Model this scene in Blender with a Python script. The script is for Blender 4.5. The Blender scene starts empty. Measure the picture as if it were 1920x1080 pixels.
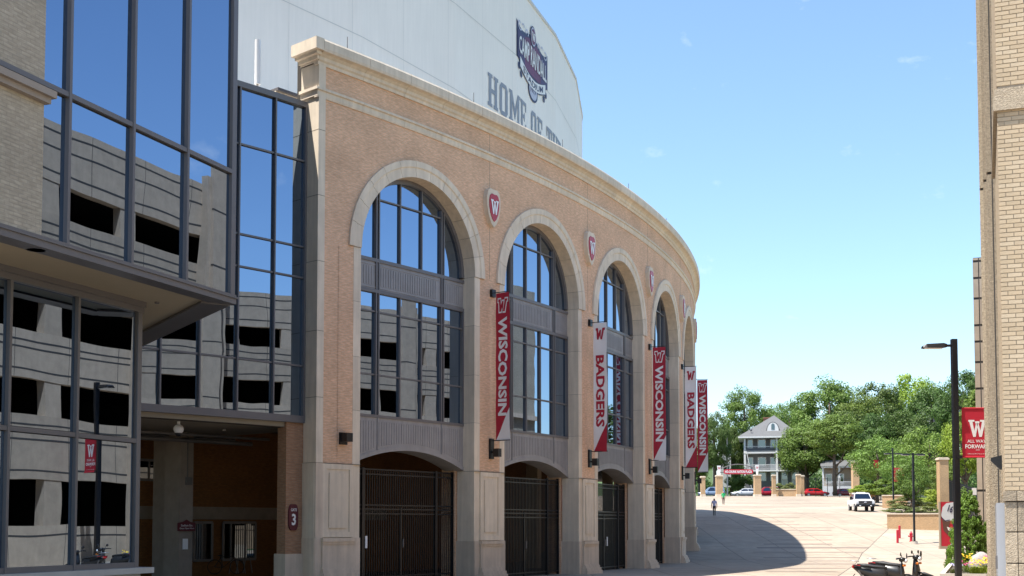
import bpy, bmesh, math, random
from mathutils import Vector, Matrix
random.seed(7)
sc = bpy.context.scene
# ------------------------------------------------------------------ camera, sky, sun, exposure
EYE = 1.76
FP = 2289.34                      # focal length in photograph pixels (1920 wide)
HOR = 985.0                       # row of the horizon in the photograph
PITCH = math.atan(FP / 43000.0)
cam = bpy.data.objects.new('camera', bpy.data.cameras.new('camera'))
sc.collection.objects.link(cam)
cam.location = (0, 0, EYE)
cam.rotation_euler = (math.pi / 2 + PITCH, 0, 0)
cam.data.sensor_width = 36.0
cam.data.lens = FP / 1920.0 * 36.0
cam.data.shift_y = (HOR - FP * math.tan(PITCH) - 540.0) / 1920.0
cam.data.clip_start = 0.2
cam.data.clip_end = 6000
sc.camera = cam
TOSUN = Vector((-.40, -.145, 1.0)).normalized()
w = bpy.data.worlds.new('World'); sc.world = w; w.use_nodes = True
nt = w.node_tree
sky = nt.nodes.new('ShaderNodeTexSky'); sky.sky_type = 'NISHITA'; sky.sun_disc = False
sky.sun_elevation = math.asin(TOSUN.z)
sky.sun_rotation = math.atan2(TOSUN.x, TOSUN.y)
sky.altitude = 250; sky.air_density = 1.1; sky.dust_density = .5; sky.ozone_density = 1.0
tcw = nt.nodes.new('ShaderNodeTexCoord'); nw = nt.nodes.new('ShaderNodeTexNoise'); nw.inputs['Scale'].default_value = 16; nw.inputs['Detail'].default_value = 6; nw.inputs['Roughness'].default_value = .6
mpw = nt.nodes.new('ShaderNodeMapping'); mpw.inputs['Scale'].default_value = (1, 1, 1.6); mpw.inputs['Location'].default_value = (3.1, .4, 1.7)
nt.links.new(tcw.outputs['Generated'], mpw.inputs[0]); nt.links.new(mpw.outputs[0], nw.inputs['Vector'])
mrw = nt.nodes.new('ShaderNodeMapRange'); mrw.inputs['From Min'].default_value = .635; mrw.inputs['From Max'].default_value = .80; mrw.inputs['To Max'].default_value = .3
nt.links.new(nw.outputs['Fac'], mrw.inputs['Value'])
mxw = nt.nodes.new('ShaderNodeMix'); mxw.data_type = 'RGBA'; mxw.inputs['B'].default_value = (6.5, 6.6, 6.8, 1)
nt.links.new(mrw.outputs[0], mxw.inputs['Factor']); tnt = nt.nodes.new('ShaderNodeVectorMath'); tnt.operation = 'MULTIPLY'; tnt.inputs[1].default_value = (.90, .995, 1.06)
nt.links.new(sky.outputs[0], tnt.inputs[0]); nt.links.new(tnt.outputs[0], mxw.inputs['A'])
nt.links.new(mxw.outputs['Result'], nt.nodes['Background'].inputs[0])
nt.nodes['Background'].inputs[1].default_value = 0.104
sun = bpy.data.objects.new('sun', bpy.data.lights.new('sun', 'SUN'))
sc.collection.objects.link(sun)
sun.data.energy = 4.2; sun.data.angle = math.radians(.53); sun.data.color = (1, .955, .885)
sun.rotation_euler = TOSUN.to_track_quat('Z', 'Y').to_euler()
sun.location = (-40, -20, 100)
sc.view_settings.view_transform = 'Standard'; sc.view_settings.look = 'None'
sc.view_settings.gamma = 1; sc.view_settings.use_curve_mapping = False
sc.view_settings.exposure = 1.28
sc.cycles.use_denoising = True
sc.cycles.max_bounces = 8; sc.cycles.diffuse_bounces = 4; sc.cycles.glossy_bounces = 4
sc.cycles.transmission_bounces = 4; sc.cycles.transparent_max_bounces = 8
sc.cycles.caustics_reflective = False; sc.cycles.caustics_refractive = False
sc.cycles.sample_clamp_indirect = 8

# ------------------------------------------------------------------ materials
MATS = {}
def mat(name, col, rough=.7, var=.0, vscale=2.0, bump=.0, bscale=60, metal=0.0, spec=.5, dark=None, streak=0.0):
    if name in MATS: return MATS[name]
    m = bpy.data.materials.new(name); m.use_nodes = True; MATS[name] = m
    t = m.node_tree; b = t.nodes['Principled BSDF']
    b.inputs['Roughness'].default_value = rough; b.inputs['Metallic'].default_value = metal
    b.inputs['Specular IOR Level'].default_value = spec
    b.inputs['Base Color'].default_value = (*col, 1)
    tc = t.nodes.new('ShaderNodeTexCoord')
    if var > 0:
        n = t.nodes.new('ShaderNodeTexNoise'); n.inputs['Scale'].default_value = vscale; n.inputs['Detail'].default_value = 6
        n.inputs['Roughness'].default_value = .65
        t.links.new(tc.outputs['Object'], n.inputs['Vector'])
        mp = t.nodes.new('ShaderNodeMapRange'); mp.inputs['From Min'].default_value = .3; mp.inputs['From Max'].default_value = .7
        mp.inputs['To Min'].default_value = 1 - var; mp.inputs['To Max'].default_value = 1 + var
        t.links.new(n.outputs['Fac'], mp.inputs['Value'])
        fac = mp.outputs[0]
        if streak > 0:
            mpp = t.nodes.new('ShaderNodeMapping'); mpp.inputs['Scale'].default_value = (3, 3, .25)
            n2 = t.nodes.new('ShaderNodeTexNoise'); n2.inputs['Scale'].default_value = 1.6; n2.inputs['Detail'].default_value = 5
            t.links.new(tc.outputs['Object'], mpp.inputs[0]); t.links.new(mpp.outputs[0], n2.inputs['Vector'])
            m2 = t.nodes.new('ShaderNodeMapRange'); m2.inputs['From Min'].default_value = .35; m2.inputs['From Max'].default_value = .7
            m2.inputs['To Min'].default_value = 1 - streak; m2.inputs['To Max'].default_value = 1 + streak * .4
            t.links.new(n2.outputs['Fac'], m2.inputs['Value'])
            mu = t.nodes.new('ShaderNodeMath'); mu.operation = 'MULTIPLY'
            t.links.new(fac, mu.inputs[0]); t.links.new(m2.outputs[0], mu.inputs[1]); fac = mu.outputs[0]
        oi = t.nodes.new('ShaderNodeObjectInfo')
        mr = t.nodes.new('ShaderNodeMapRange'); mr.inputs['To Min'].default_value = 1 - var * .7; mr.inputs['To Max'].default_value = 1 + var * .7
        t.links.new(oi.outputs['Random'], mr.inputs['Value'])
        mu = t.nodes.new('ShaderNodeMath'); mu.operation = 'MULTIPLY'
        t.links.new(fac, mu.inputs[0]); t.links.new(mr.outputs[0], mu.inputs[1])
        vm = t.nodes.new('ShaderNodeVectorMath'); vm.operation = 'SCALE'; vm.inputs[0].default_value = col
        t.links.new(mu.outputs[0], vm.inputs['Scale']); t.links.new(vm.outputs[0], b.inputs['Base Color'])
    if bump > 0:
        n = t.nodes.new('ShaderNodeTexNoise'); n.inputs['Scale'].default_value = bscale; n.inputs['Detail'].default_value = 4
        t.links.new(tc.outputs['Object'], n.inputs['Vector'])
        bu = t.nodes.new('ShaderNodeBump'); bu.inputs['Strength'].default_value = bump; bu.inputs['Distance'].default_value = .02
        t.links.new(n.outputs['Fac'], bu.inputs['Height']); t.links.new(bu.outputs[0], b.inputs['Normal'])
    return m

def brick_mat(name, c1, c2, mortar, bw=.203, bh=.0677, ms=.008, u=1.0):
    bw /= u; bh /= u; ms /= u
    m = bpy.data.materials.new(name); m.use_nodes = True; MATS[name] = m
    t = m.node_tree; b = t.nodes['Principled BSDF']; b.inputs['Roughness'].default_value = .85
    b.inputs['Specular IOR Level'].default_value = .25
    uv = t.nodes.new('ShaderNodeTexCoord')
    br = t.nodes.new('ShaderNodeTexBrick'); br.inputs['Scale'].default_value = 1
    br.inputs['Brick Width'].default_value = bw; br.inputs['Row Height'].default_value = bh
    br.inputs['Mortar Size'].default_value = ms; br.inputs['Mortar Smooth'].default_value = .2
    br.inputs['Color1'].default_value = (*c1, 1); br.inputs['Color2'].default_value = (*c2, 1); br.inputs['Mortar'].default_value = (*mortar, 1)
    br.inputs['Bias'].default_value = -.15
    t.links.new(uv.outputs['UV'], br.inputs['Vector'])
    no = t.nodes.new('ShaderNodeTexNoise'); no.inputs['Scale'].default_value = .7; no.inputs['Detail'].default_value = 7
    t.links.new(uv.outputs['UV'], no.inputs['Vector'])
    mp = t.nodes.new('ShaderNodeMapRange'); mp.inputs['From Min'].default_value = .3; mp.inputs['From Max'].default_value = .7
    mp.inputs['To Min'].default_value = .88; mp.inputs['To Max'].default_value = 1.12
    t.links.new(no.outputs['Fac'], mp.inputs['Value'])
    # stretched noise: runs of paler brick along the courses
    mpp = t.nodes.new('ShaderNodeMapping'); mpp.inputs['Scale'].default_value = (4.5, 18, 1)
    n3 = t.nodes.new('ShaderNodeTexNoise'); n3.inputs['Scale'].default_value = 1.3; n3.inputs['Detail'].default_value = 3
    t.links.new(uv.outputs['UV'], mpp.inputs[0]); t.links.new(mpp.outputs[0], n3.inputs['Vector'])
    m3 = t.nodes.new('ShaderNodeMapRange'); m3.inputs['From Min'].default_value = .42; m3.inputs['From Max'].default_value = .72
    m3.inputs['To Min'].default_value = .95; m3.inputs['To Max'].default_value = 1.24
    t.links.new(n3.outputs['Fac'], m3.inputs['Value'])
    mu = t.nodes.new('ShaderNodeMath'); mu.operation = 'MULTIPLY'
    t.links.new(mp.outputs[0], mu.inputs[0]); t.links.new(m3.outputs[0], mu.inputs[1])
    vm = t.nodes.new('ShaderNodeVectorMath'); vm.operation = 'SCALE'
    t.links.new(br.outputs['Color'], vm.inputs[0]); t.links.new(mu.outputs[0], vm.inputs['Scale'])
    t.links.new(vm.outputs[0], b.inputs['Base Color'])
    bu = t.nodes.new('ShaderNodeBump'); bu.inputs['Strength'].default_value = .5; bu.inputs['Distance'].default_value = .006; bu.invert = True
    t.links.new(br.outputs['Fac'], bu.inputs['Height']); t.links.new(bu.outputs[0], b.inputs['Normal'])
    return m

def glass_mat(name, tint, wav=.012, wscale=.55, rough=.004):
    m = bpy.data.materials.new(name); m.use_nodes = True; MATS[name] = m
    t = m.node_tree; b = t.nodes['Principled BSDF']
    b.inputs['Base Color'].default_value = (*tint, 1); b.inputs['Metallic'].default_value = 1
    oi = t.nodes.new('ShaderNodeObjectInfo'); va = t.nodes.new('ShaderNodeVectorMath'); va.operation = 'ADD'; sc9 = t.nodes.new('ShaderNodeMath'); sc9.operation = 'MULTIPLY'; sc9.inputs[1].default_value = 40; t.links.new(oi.outputs['Random'], sc9.inputs[0])
    b.inputs['Roughness'].default_value = rough
    tc = t.nodes.new('ShaderNodeTexCoord'); n = t.nodes.new('ShaderNodeTexNoise')
    n.inputs['Scale'].default_value = wscale; n.inputs['Detail'].default_value = 1
    t.links.new(tc.outputs['Object'], va.inputs[0]); t.links.new(sc9.outputs[0], va.inputs[1]); t.links.new(va.outputs[0], n.inputs['Vector'])
    bu = t.nodes.new('ShaderNodeBump'); bu.inputs['Strength'].default_value = 1; bu.inputs['Distance'].default_value = wav
    t.links.new(n.outputs['Fac'], bu.inputs['Height']); t.links.new(bu.outputs[0], b.inputs['Normal'])
    return m

def leaf_mat(name, col, var=.35):
    m = bpy.data.materials.new(name); m.use_nodes = True; MATS[name] = m
    t = m.node_tree; out = t.nodes['Material Output']; t.nodes.remove(t.nodes['Principled BSDF'])
    geo = t.nodes.new('ShaderNodeNewGeometry'); oi = t.nodes.new('ShaderNodeObjectInfo')
    hs = t.nodes.new('ShaderNodeHueSaturation'); hs.inputs['Color'].default_value = (*col, 1)
    mr = t.nodes.new('ShaderNodeMapRange'); mr.inputs['To Min'].default_value = 1 - var; mr.inputs['To Max'].default_value = 1 + var
    t.links.new(geo.outputs['Random Per Island'], mr.inputs['Value']); t.links.new(mr.outputs[0], hs.inputs['Value'])
    mh = t.nodes.new('ShaderNodeMapRange'); mh.inputs['To Min'].default_value = .485; mh.inputs['To Max'].default_value = .515
    t.links.new(oi.outputs['Random'], mh.inputs['Value']); t.links.new(mh.outputs[0], hs.inputs['Hue'])
    d = t.nodes.new('ShaderNodeBsdfPrincipled'); d.inputs['Roughness'].default_value = .5; d.inputs['Specular IOR Level'].default_value = .35
    tr = t.nodes.new('ShaderNodeBsdfTranslucent'); mx = t.nodes.new('ShaderNodeMixShader'); mx.inputs[0].default_value = .35
    t.links.new(hs.outputs[0], d.inputs['Base Color']); t.links.new(hs.outputs[0], tr.inputs['Color'])
    t.links.new(d.outputs[0], mx.inputs[1]); t.links.new(tr.outputs[0], mx.inputs[2]); t.links.new(mx.outputs[0], out.inputs['Surface'])
    return m

M_BRICK = brick_mat('facade_brick', (.70, .43, .27), (.62, .365, .22), (.62, .47, .345), u=1.5)
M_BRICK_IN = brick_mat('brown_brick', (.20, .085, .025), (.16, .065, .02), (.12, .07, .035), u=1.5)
M_BRICK_MID = brick_mat('shade_toned_brick', (.38, .205, .115), (.32, .165, .09), (.27, .2, .14), u=1.5)  # return wall brick, with the shade of the recess put into its colour
M_BRICK_TAN = brick_mat('tan_brick', (.40, .345, .265), (.36, .31, .235), (.32, .28, .22))
M_BRICK_YEL = brick_mat('planter_brick', (.52, .33, .17), (.46, .29, .15), (.45, .35, .24))
M_STONE = mat('limestone', (.72, .61, .475), .8, .08, 1.1, .12, 45, streak=.12)
M_STONE2 = mat('limestone_plinth', (.62, .505, .39), .8, .09, 1.1, .12, 45, streak=.14)
M_MORTAR = mat('stone_mortar', (.22, .18, .14), .9)
M_WHITE = mat('white_cladding', (.90, .835, .765), .55, .025, .25, 0, streak=.03)
M_SEAM = mat('cladding_seam', (.62, .60, .57), .7)
M_GREY_LET = mat('grey_lettering', (.27, .29, .34), .6)
M_ALU = mat('grey_aluminium', (.15, .14, .14), .42, .05, .8, metal=.15)
M_SPAN = mat('grey_panel', (.30, .285, .28), .5, .10, 1.5, .05, 20, metal=.1, streak=.1)
M_GLASS = glass_mat('reflective_glass', (.25, .335, .47), .0022, .7)
M_GLASSL = glass_mat('curtain_wall_glass', (.25, .335, .465), .0065, .42)
M_GLASSF = glass_mat('far_window_glass', (.13, .15, .17), .002, .7)
M_BLACK = mat('black_paint', (.007, .008, .011), .38, .1, 3)
M_BLACKM = mat('black_metal', (.008, .008, .009), .45, .15, 2)
M_RED = mat('banner_red', (.40, .012, .035), .6, .06, 1.2)
M_CLOTHW = mat('banner_white', (.78, .77, .77), .6, .03, 1.5)
M_REDSIGN = mat('sign_red', (.48, .018, .04), .45, .04, 2)
M_WHITEP = mat('white_print', (.82, .82, .82), .55)
M_MAROON = mat('sign_maroon', (.10, .01, .02), .5)
M_CONC = mat('garage_concrete', (.46, .36, .265), .88, .12, 2.2, .35, 70, streak=.05)
M_AGG = mat('exposed_aggregate', (.36, .295, .215), .9, .34, 26, .9, 60)
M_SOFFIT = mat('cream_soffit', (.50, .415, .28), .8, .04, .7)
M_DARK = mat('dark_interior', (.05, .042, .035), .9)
M_CONCL = mat('pale_concrete', (.52, .47, .41), .85, .1, 1.5, .15, 30)
M_GROOVE = mat('groove_dark', (.06, .055, .05), .9)
M_BARK = mat('bark', (.10, .075, .055), .9, .25, 3, .5, 14)

# ------------------------------------------------------------------ object helpers
COL = sc.collection
def tag(o, label=None, cat=None, group=None, kind=None):
    if label: o['label'] = label
    if cat: o['category'] = cat
    if group: o['group'] = group
    if kind: o['kind'] = kind
    return o
def thing(name, loc, label, cat, group=None, rz=0):
    o = bpy.data.objects.new(name, None); COL.objects.link(o); o.empty_display_size = .2
    o.location = loc; o.rotation_euler = (0, 0, rz)
    return tag(o, label, cat, group)
def copy_tree(o, parent=None):
    c = o.copy(); COL.objects.link(c)
    if parent is not None: c.parent = parent
    for ch in [x for x in o.children]: copy_tree(ch, c)
    return c
def wpos(o):
    v = Vector((0, 0, 0)); 
    while o is not None:
        v += o.location; o = o.parent
    return v
class MB:
    """collects faces; build() links them as one mesh object"""
    def __init__(s): s.v = []; s.f = []; s.uv = []; s.mi = []; s.cur = 0
    def poly(s, pts, uv=None):
        i = len(s.v); s.v += [tuple(p) for p in pts]; s.f.append(tuple(range(i, i + len(pts))))
        s.uv.append(uv or [(p[0] + p[1], p[2]) for p in pts]); s.mi.append(s.cur)
    def box8(s, p, uvs=None):
        # p: bottom a b c d, top e f g h
        for q in ((0, 3, 2, 1), (4, 5, 6, 7), (0, 1, 5, 4), (1, 2, 6, 5), (2, 3, 7, 6), (3, 0, 4, 7)):
            pts = [p[k] for k in q]
            l = (Vector(pts[1]) - Vector(pts[0])).length
            if abs(Vector(pts[0])[2] - Vector(pts[1])[2]) < 1e-6 and abs(pts[0][2] - pts[2][2]) > 1e-6:
                u0 = pts[0][0] + pts[0][1]
                s.poly(pts, [(u0, pts[0][2]), (u0 + l, pts[1][2]), (u0 + l, pts[2][2]), (u0, pts[3][2])])
            else: s.poly(pts)
    def box(s, x0, x1, y0, y1, z0, z1, T=None):
        p = [(x0, y0, z0), (x1, y0, z0), (x1, y1, z0), (x0, y1, z0), (x0, y0, z1), (x1, y0, z1), (x1, y1, z1), (x0, y1, z1)]
        if T is not None: p = [tuple(T @ Vector(q)) for q in p]
        s.box8(p)
    def bar(s, a, b, wdt, hgt=None, up=(0, 0, 1)):
        a = Vector(a); b = Vector(b); d = (b - a).normalized(); u = Vector(up)
        if abs(d.dot(u)) > .95: u = Vector((1, 0, 0))
        r = d.cross(u).normalized(); u = r.cross(d).normalized(); h = hgt or wdt
        o = [(-1, -1), (1, -1), (1, 1), (-1, 1)]
        p = [a + r * (x * wdt / 2) + u * (y * h / 2) for x, y in o] + [b + r * (x * wdt / 2) + u * (y * h / 2) for x, y in o]
        i = len(s.v); s.v += [tuple(q) for q in p]
        for q in ((0, 3, 2, 1), (4, 5, 6, 7), (0, 1, 5, 4), (1, 2, 6, 5), (2, 3, 7, 6), (3, 0, 4, 7)):
            s.f.append(tuple(i + k for k in q)); s.uv.append([(0, 0)] * 4); s.mi.append(s.cur)
    def tube(s, pts, r, seg=8, cap=True):
        pts = [Vector(p) for p in pts]; n = len(pts); rr = r if isinstance(r, (list, tuple)) else [r] * n
        i0 = len(s.v); u = None
        for k in range(n):
            d = (pts[min(k + 1, n - 1)] - pts[max(k - 1, 0)]).normalized()
            if u is None:
                u = d.cross(Vector((0, 0, 1)) if abs(d.z) < .9 else Vector((1, 0, 0))).normalized()
            else: u = (u - d * u.dot(d)).normalized()
            v = d.cross(u)
            for j in range(seg):
                a = 2 * math.pi * j / seg; s.v.append(tuple(pts[k] + (u * math.cos(a) + v * math.sin(a)) * rr[k]))
        for k in range(n - 1):
            for j in range(seg):
                a = i0 + k * seg + j; b = i0 + k * seg + (j + 1) % seg
                s.f.append((a, b, b + seg, a + seg)); s.uv.append([(0, 0)] * 4); s.mi.append(s.cur)
        if cap:
            s.f.append(tuple(i0 + j for j in reversed(range(seg)))); s.uv.append([(0, 0)] * seg); s.mi.append(s.cur)
            s.f.append(tuple(i0 + (n - 1) * seg + j for j in range(seg))); s.uv.append([(0, 0)] * seg); s.mi.append(s.cur)
    def ell(s, c, r, seg=12, rings=8, rot=None, fn=None):
        i0 = len(s.v)
        for k in range(rings + 1):
            ph = math.pi * k / rings
            for j in range(seg):
                a = 2 * math.pi * j / seg
                p = Vector((math.sin(ph) * math.cos(a) * r[0], math.sin(ph) * math.sin(a) * r[1], math.cos(ph) * r[2]))
                if fn: p = fn(p)
                if rot: p = rot @ p
                s.v.append(tuple(Vector(c) + p))
        for k in range(rings):
            for j in range(seg):
                a = i0 + k * seg + j; b = i0 + k * seg + (j + 1) % seg
                s.f.append((a, a + seg, b + seg, b)); s.uv.append([(0, 0)] * 4); s.mi.append(s.cur)
    def loft(s, rings, cap=True):
        n = len(rings[0]); i0 = len(s.v)
        for r in rings: s.v += [tuple(p) for p in r]
        for k in range(len(rings) - 1):
            for j in range(n):
                a = i0 + k * n + j; b = i0 + k * n + (j + 1) % n
                s.f.append((a, b, b + n, a + n)); s.uv.append([(0, 0)] * 4); s.mi.append(s.cur)
        if cap:
            s.f.append(tuple(i0 + j for j in reversed(range(n)))); s.uv.append([(0, 0)] * n); s.mi.append(s.cur)
            s.f.append(tuple(i0 + (len(rings) - 1) * n + j for j in range(n))); s.uv.append([(0, 0)] * n); s.mi.append(s.cur)
    def prism(s, pts, fn, d0, d1):
        """polygon pts (2-D) mapped by fn(x, y, depth)"""
        n = len(pts)
        s.poly([fn(x, y, d0) for x, y in pts]); s.poly([fn(x, y, d1) for x, y in reversed(pts)])
        for k in range(n):
            a = pts[k]; b = pts[(k + 1) % n]
            s.poly([fn(*b, d0), fn(*a, d0), fn(*a, d1), fn(*b, d1)])
    def build(s, name, m, parent=None, smooth=False, kind=None, bevel=0):
        me = bpy.data.meshes.new(name)
        off = wpos(parent) if parent is not None else Vector((0, 0, 0))
        v = s.v
        if parent is not None and not getattr(s, 'local', False): v = [(p[0] - off.x, p[1] - off.y, p[2] - off.z) for p in v]
        me.from_pydata(v, [], s.f)
        ul = me.uv_layers.new(name='UVMap')
        fl = [c for u in s.uv for p in u for c in p]
        ul.data.foreach_set('uv', fl)
        for x in (m if isinstance(m, (list, tuple)) else [m]): me.materials.append(x)
        if isinstance(m, (list, tuple)): me.polygons.foreach_set('material_index', s.mi)
        if smooth: me.polygons.foreach_set('use_smooth', [True] * len(me.polygons))
        me.update()
        o = bpy.data.objects.new(name, me); COL.objects.link(o)
        if parent is not None: o.parent = parent
        if kind: o['kind'] = kind
        if bevel:
            bm = bmesh.new(); bm.from_mesh(me); bmesh.ops.remove_doubles(bm, verts=bm.verts, dist=1e-5)
            bmesh.ops.recalc_face_normals(bm, faces=bm.faces)
            bmesh.ops.bevel(bm, geom=[e for e in bm.edges if e.calc_face_angle(0) > .5], offset=bevel, segments=2, affect='EDGES', profile=.6)
            bm.to_mesh(me); bm.free()
        return o
def LMB():
    m = MB(); m.local = True; return m

# lettering: flat print cut as geometry
_txt = {}
def text_tris(txt, bold=0.0):
    k = (txt, bold)
    if k in _txt: return _txt[k]
    cu = bpy.data.curves.new('lettering', 'FONT'); cu.body = txt; cu.size = 1; cu.offset = bold; cu.resolution_u = 2
    cu.align_x = 'CENTER'; cu.align_y = 'CENTER'
    o = bpy.data.objects.new('lettering', cu); COL.objects.link(o)
    dg = bpy.context.evaluated_depsgraph_get(); dg.update()
    me = bpy.data.meshes.new_from_object(o.evaluated_get(dg))
    vs = [(v.co.x, v.co.y) for v in me.vertices]; fs = [tuple(p.vertices) for p in me.polygons]
    bpy.data.objects.remove(o); bpy.data.curves.remove(cu); bpy.data.meshes.remove(me)
    xs = [v[0] for v in vs]; ys = [v[1] for v in vs]
    cx = (min(xs) + max(xs)) / 2; cy = (min(ys) + max(ys)) / 2; wd = max(xs) - min(xs); hd = max(ys) - min(ys)
    vs = [((x - cx) / wd, (y - cy) / hd) for x, y in vs]
    _txt[k] = (vs, fs); return _txt[k]
def add_text(mb, txt, fn, wid, hei, x0=0, y0=0, bold=.0, warp=None):
    vs, fs = text_tris(txt, bold)
    for f in fs:
        q = []
        for k in f:
            x, y = vs[k]; x = x * wid; y = y * hei
            if warp: x, y = warp(x, y)
            q.append(fn(x0 + x, y0 + y))
        mb.poly(q)
SLAB = {  # block serif letters as bars (x0, y0, x1, y1) or quads in a unit box
 'H': [(.10, 0, .34, 1), (.66, 0, .90, 1), (.34, .43, .66, .57), (0, 0, .10, .11), (.34, 0, .44, .11), (.56, 0, .66, .11), (.90, 0, 1, .11),
       (0, .89, .10, 1), (.34, .89, .44, 1), (.56, .89, .66, 1), (.90, .89, 1, 1)],
 'O': [(.06, .14, .32, .86), (.68, .14, .94, .86), [(.06, .14), (.24, 0), (.76, 0), (.94, .14)], [(.06, .86), (.94, .86), (.76, 1), (.24, 1)]],
 'M': [(.08, 0, .26, 1), (.74, 0, .92, 1), [(.26, .98), (.26, .66), (.50, .12), (.50, .48)], [(.74, .98), (.50, .48), (.50, .12), (.74, .66)],
       (0, 0, .08, .11), (.26, 0, .34, .11), (.66, 0, .74, .11), (.92, 0, 1, .11), (0, .89, .08, 1), (.92, .89, 1, 1)],
 'E': [(.10, 0, .36, 1), (.36, 0, .94, .13), (.36, .87, .94, 1), (.36, .44, .70, .56), (0, 0, .10, .11), (0, .89, .10, 1), (.80, .13, .94, .30), (.80, .70, .94, .87), (.60, .36, .70, .44), (.60, .56, .70, .64)],
 'F': [(.10, 0, .36, 1), (.36, .87, .94, 1), (.36, .42, .70, .54), (0, 0, .10, .11), (.36, 0, .48, .11), (0, .89, .10, 1), (.80, .68, .94, .87), (.60, .34, .70, .42), (.60, .54, .70, .62)],
 'T': [(.37, 0, .63, .87), (.02, .87, .98, 1), (.02, .66, .16, .87), (.84, .66, .98, .87), (.26, 0, .37, .11), (.63, 0, .74, .11)],
 'W': [[(.05, .89), (.23, .89), (.40, 0), (.26, 0)], [(.40, 0), (.33, .36), (.43, .80), (.54, .80)], [(.60, 0), (.46, .80), (.57, .80), (.67, .36)], [(.60, 0), (.74, 0), (.95, .89), (.77, .89)],
       (0, .89, .34, 1), (.66, .89, 1, 1), (.38, .80, .62, .92)],
}
def add_slab(mb, ch, fn, x0, y0, wid, hei):
    for q in SLAB[ch]:
        pts = [(q[0], q[1]), (q[2], q[1]), (q[2], q[3]), (q[0], q[3])] if isinstance(q, tuple) else q
        mb.poly([fn(x0 + x * wid, y0 + y * hei) for x, y in pts])

# ------------------------------------------------------------------ frames of reference
S = 3.0
CX, CY, R = -17.9068 * S, 24.9546 * S, 21.4143 * S      # centre and radius of the curved stadium front
TH0, DTH = -.6523, .1041
BAY = DTH * R
K = 1.5            # metres per drawing unit of the stadium (drawing heights count from the plaza, eye level 1.76)
def zk(z): return EYE + K * (z - EYE)
def zu(z): return EYE + (z - EYE) / K
def cyl(s, z, d=0.0):
    t = TH0 + s / R
    return (K * (CX + (R - d) * math.cos(t)), K * (CY + (R - d) * math.sin(t)), zk(z))
def cbox(mb, s0, s1, z0, z1, d0, d1, seg=1):
    for k in range(seg):
        a = s0 + (s1 - s0) * k / seg; b = s0 + (s1 - s0) * (k + 1) / seg
        for q, uv in (((cyl(a, z0, d0), cyl(b, z0, d0), cyl(b, z1, d0), cyl(a, z1, d0)), [(a, z0), (b, z0), (b, z1), (a, z1)]),
                      ((cyl(a, z1, d0), cyl(b, z1, d0), cyl(b, z1, d1), cyl(a, z1, d1)), [(a, d0), (b, d0), (b, d1), (a, d1)]),
                      ((cyl(a, z0, d1), cyl(b, z0, d1), cyl(b, z0, d0), cyl(a, z0, d0)), [(a, d1), (b, d1), (b, d0), (a, d0)]),
                      ((cyl(b, z0, d1), cyl(a, z0, d1), cyl(a, z1, d1), cyl(b, z1, d1)), [(b, z0), (a, z0), (a, z1), (b, z1)])):
            mb.poly(q, uv)
    mb.poly((cyl(s0, z0, d1), cyl(s0, z0, d0), cyl(s0, z1, d0), cyl(s0, z1, d1)), [(d1, z0), (d0, z0), (d0, z1), (d1, z1)])
    mb.poly((cyl(s1, z0, d0), cyl(s1, z0, d1), cyl(s1, z1, d1), cyl(s1, z1, d0)), [(d0, z0), (d1, z0), (d1, z1), (d0, z1)])
def cpane(mb, pts, s0, s1, d, th=.012):
    """flat pane between s0 and s1: chord, not arc"""
    A = Vector(cyl(s0, 0, d)); B = Vector(cyl(s1, 0, d)); A.z = B.z = 0; n = Vector(((B - A).y, -(B - A).x, 0)).normalized()
    def fn(x, y, k): p = A + (B - A) * ((x - s0) / (s1 - s0)) - n * k * K; return (p.x, p.y, zk(y))
    mb.prism(pts, fn, 0, th)
DV = Vector((.36, .933, 0)).normalized(); NV = Vector((DV.y, -DV.x, 0))    # along the side street / across it
def DN(d, n, z): p = DV * d + NV * n; return (p.x, p.y, z)
def dnbox(mb, d0, d1, n0, n1, z0, z1):
    mb.box8([DN(d0, n0, z0), DN(d0, n1, z0), DN(d1, n1, z0), DN(d1, n0, z0), DN(d0, n0, z1), DN(d0, n1, z1), DN(d1, n1, z1), DN(d1, n0, z1)])
def dpx(px, n):
    a = (px - 960) / FP
    return -n * (DV.y + DV.x * a) / (DV.x - DV.y * a)
PROF = [(-400, 0), (18, 0), (36, -.15), (45, -.38), (62, -.85), (82, -.88), (88, -.74), (96, .02), (101, .62), (119, 2.55), (127, 3.15), (165, 4.7), (200, 6.5), (206, 6.6), (232, 6.1), (290, 9), (420, 26), (700, 34), (3000, 34)]
def gz(y):
    for (a, za), (b, zb) in zip(PROF, PROF[1:]):
        if y <= b: return za + (zb - za) * (y - a) / (b - a)
    return PROF[-1][1]
def at(px, D, z=None):           # a point D metres ahead that the photograph shows in column px
    return ((px - 960) / FP * D, D, gz(D) if z is None else z)
def zat(py, D): return EYE + (HOR - py) / FP * D


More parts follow.
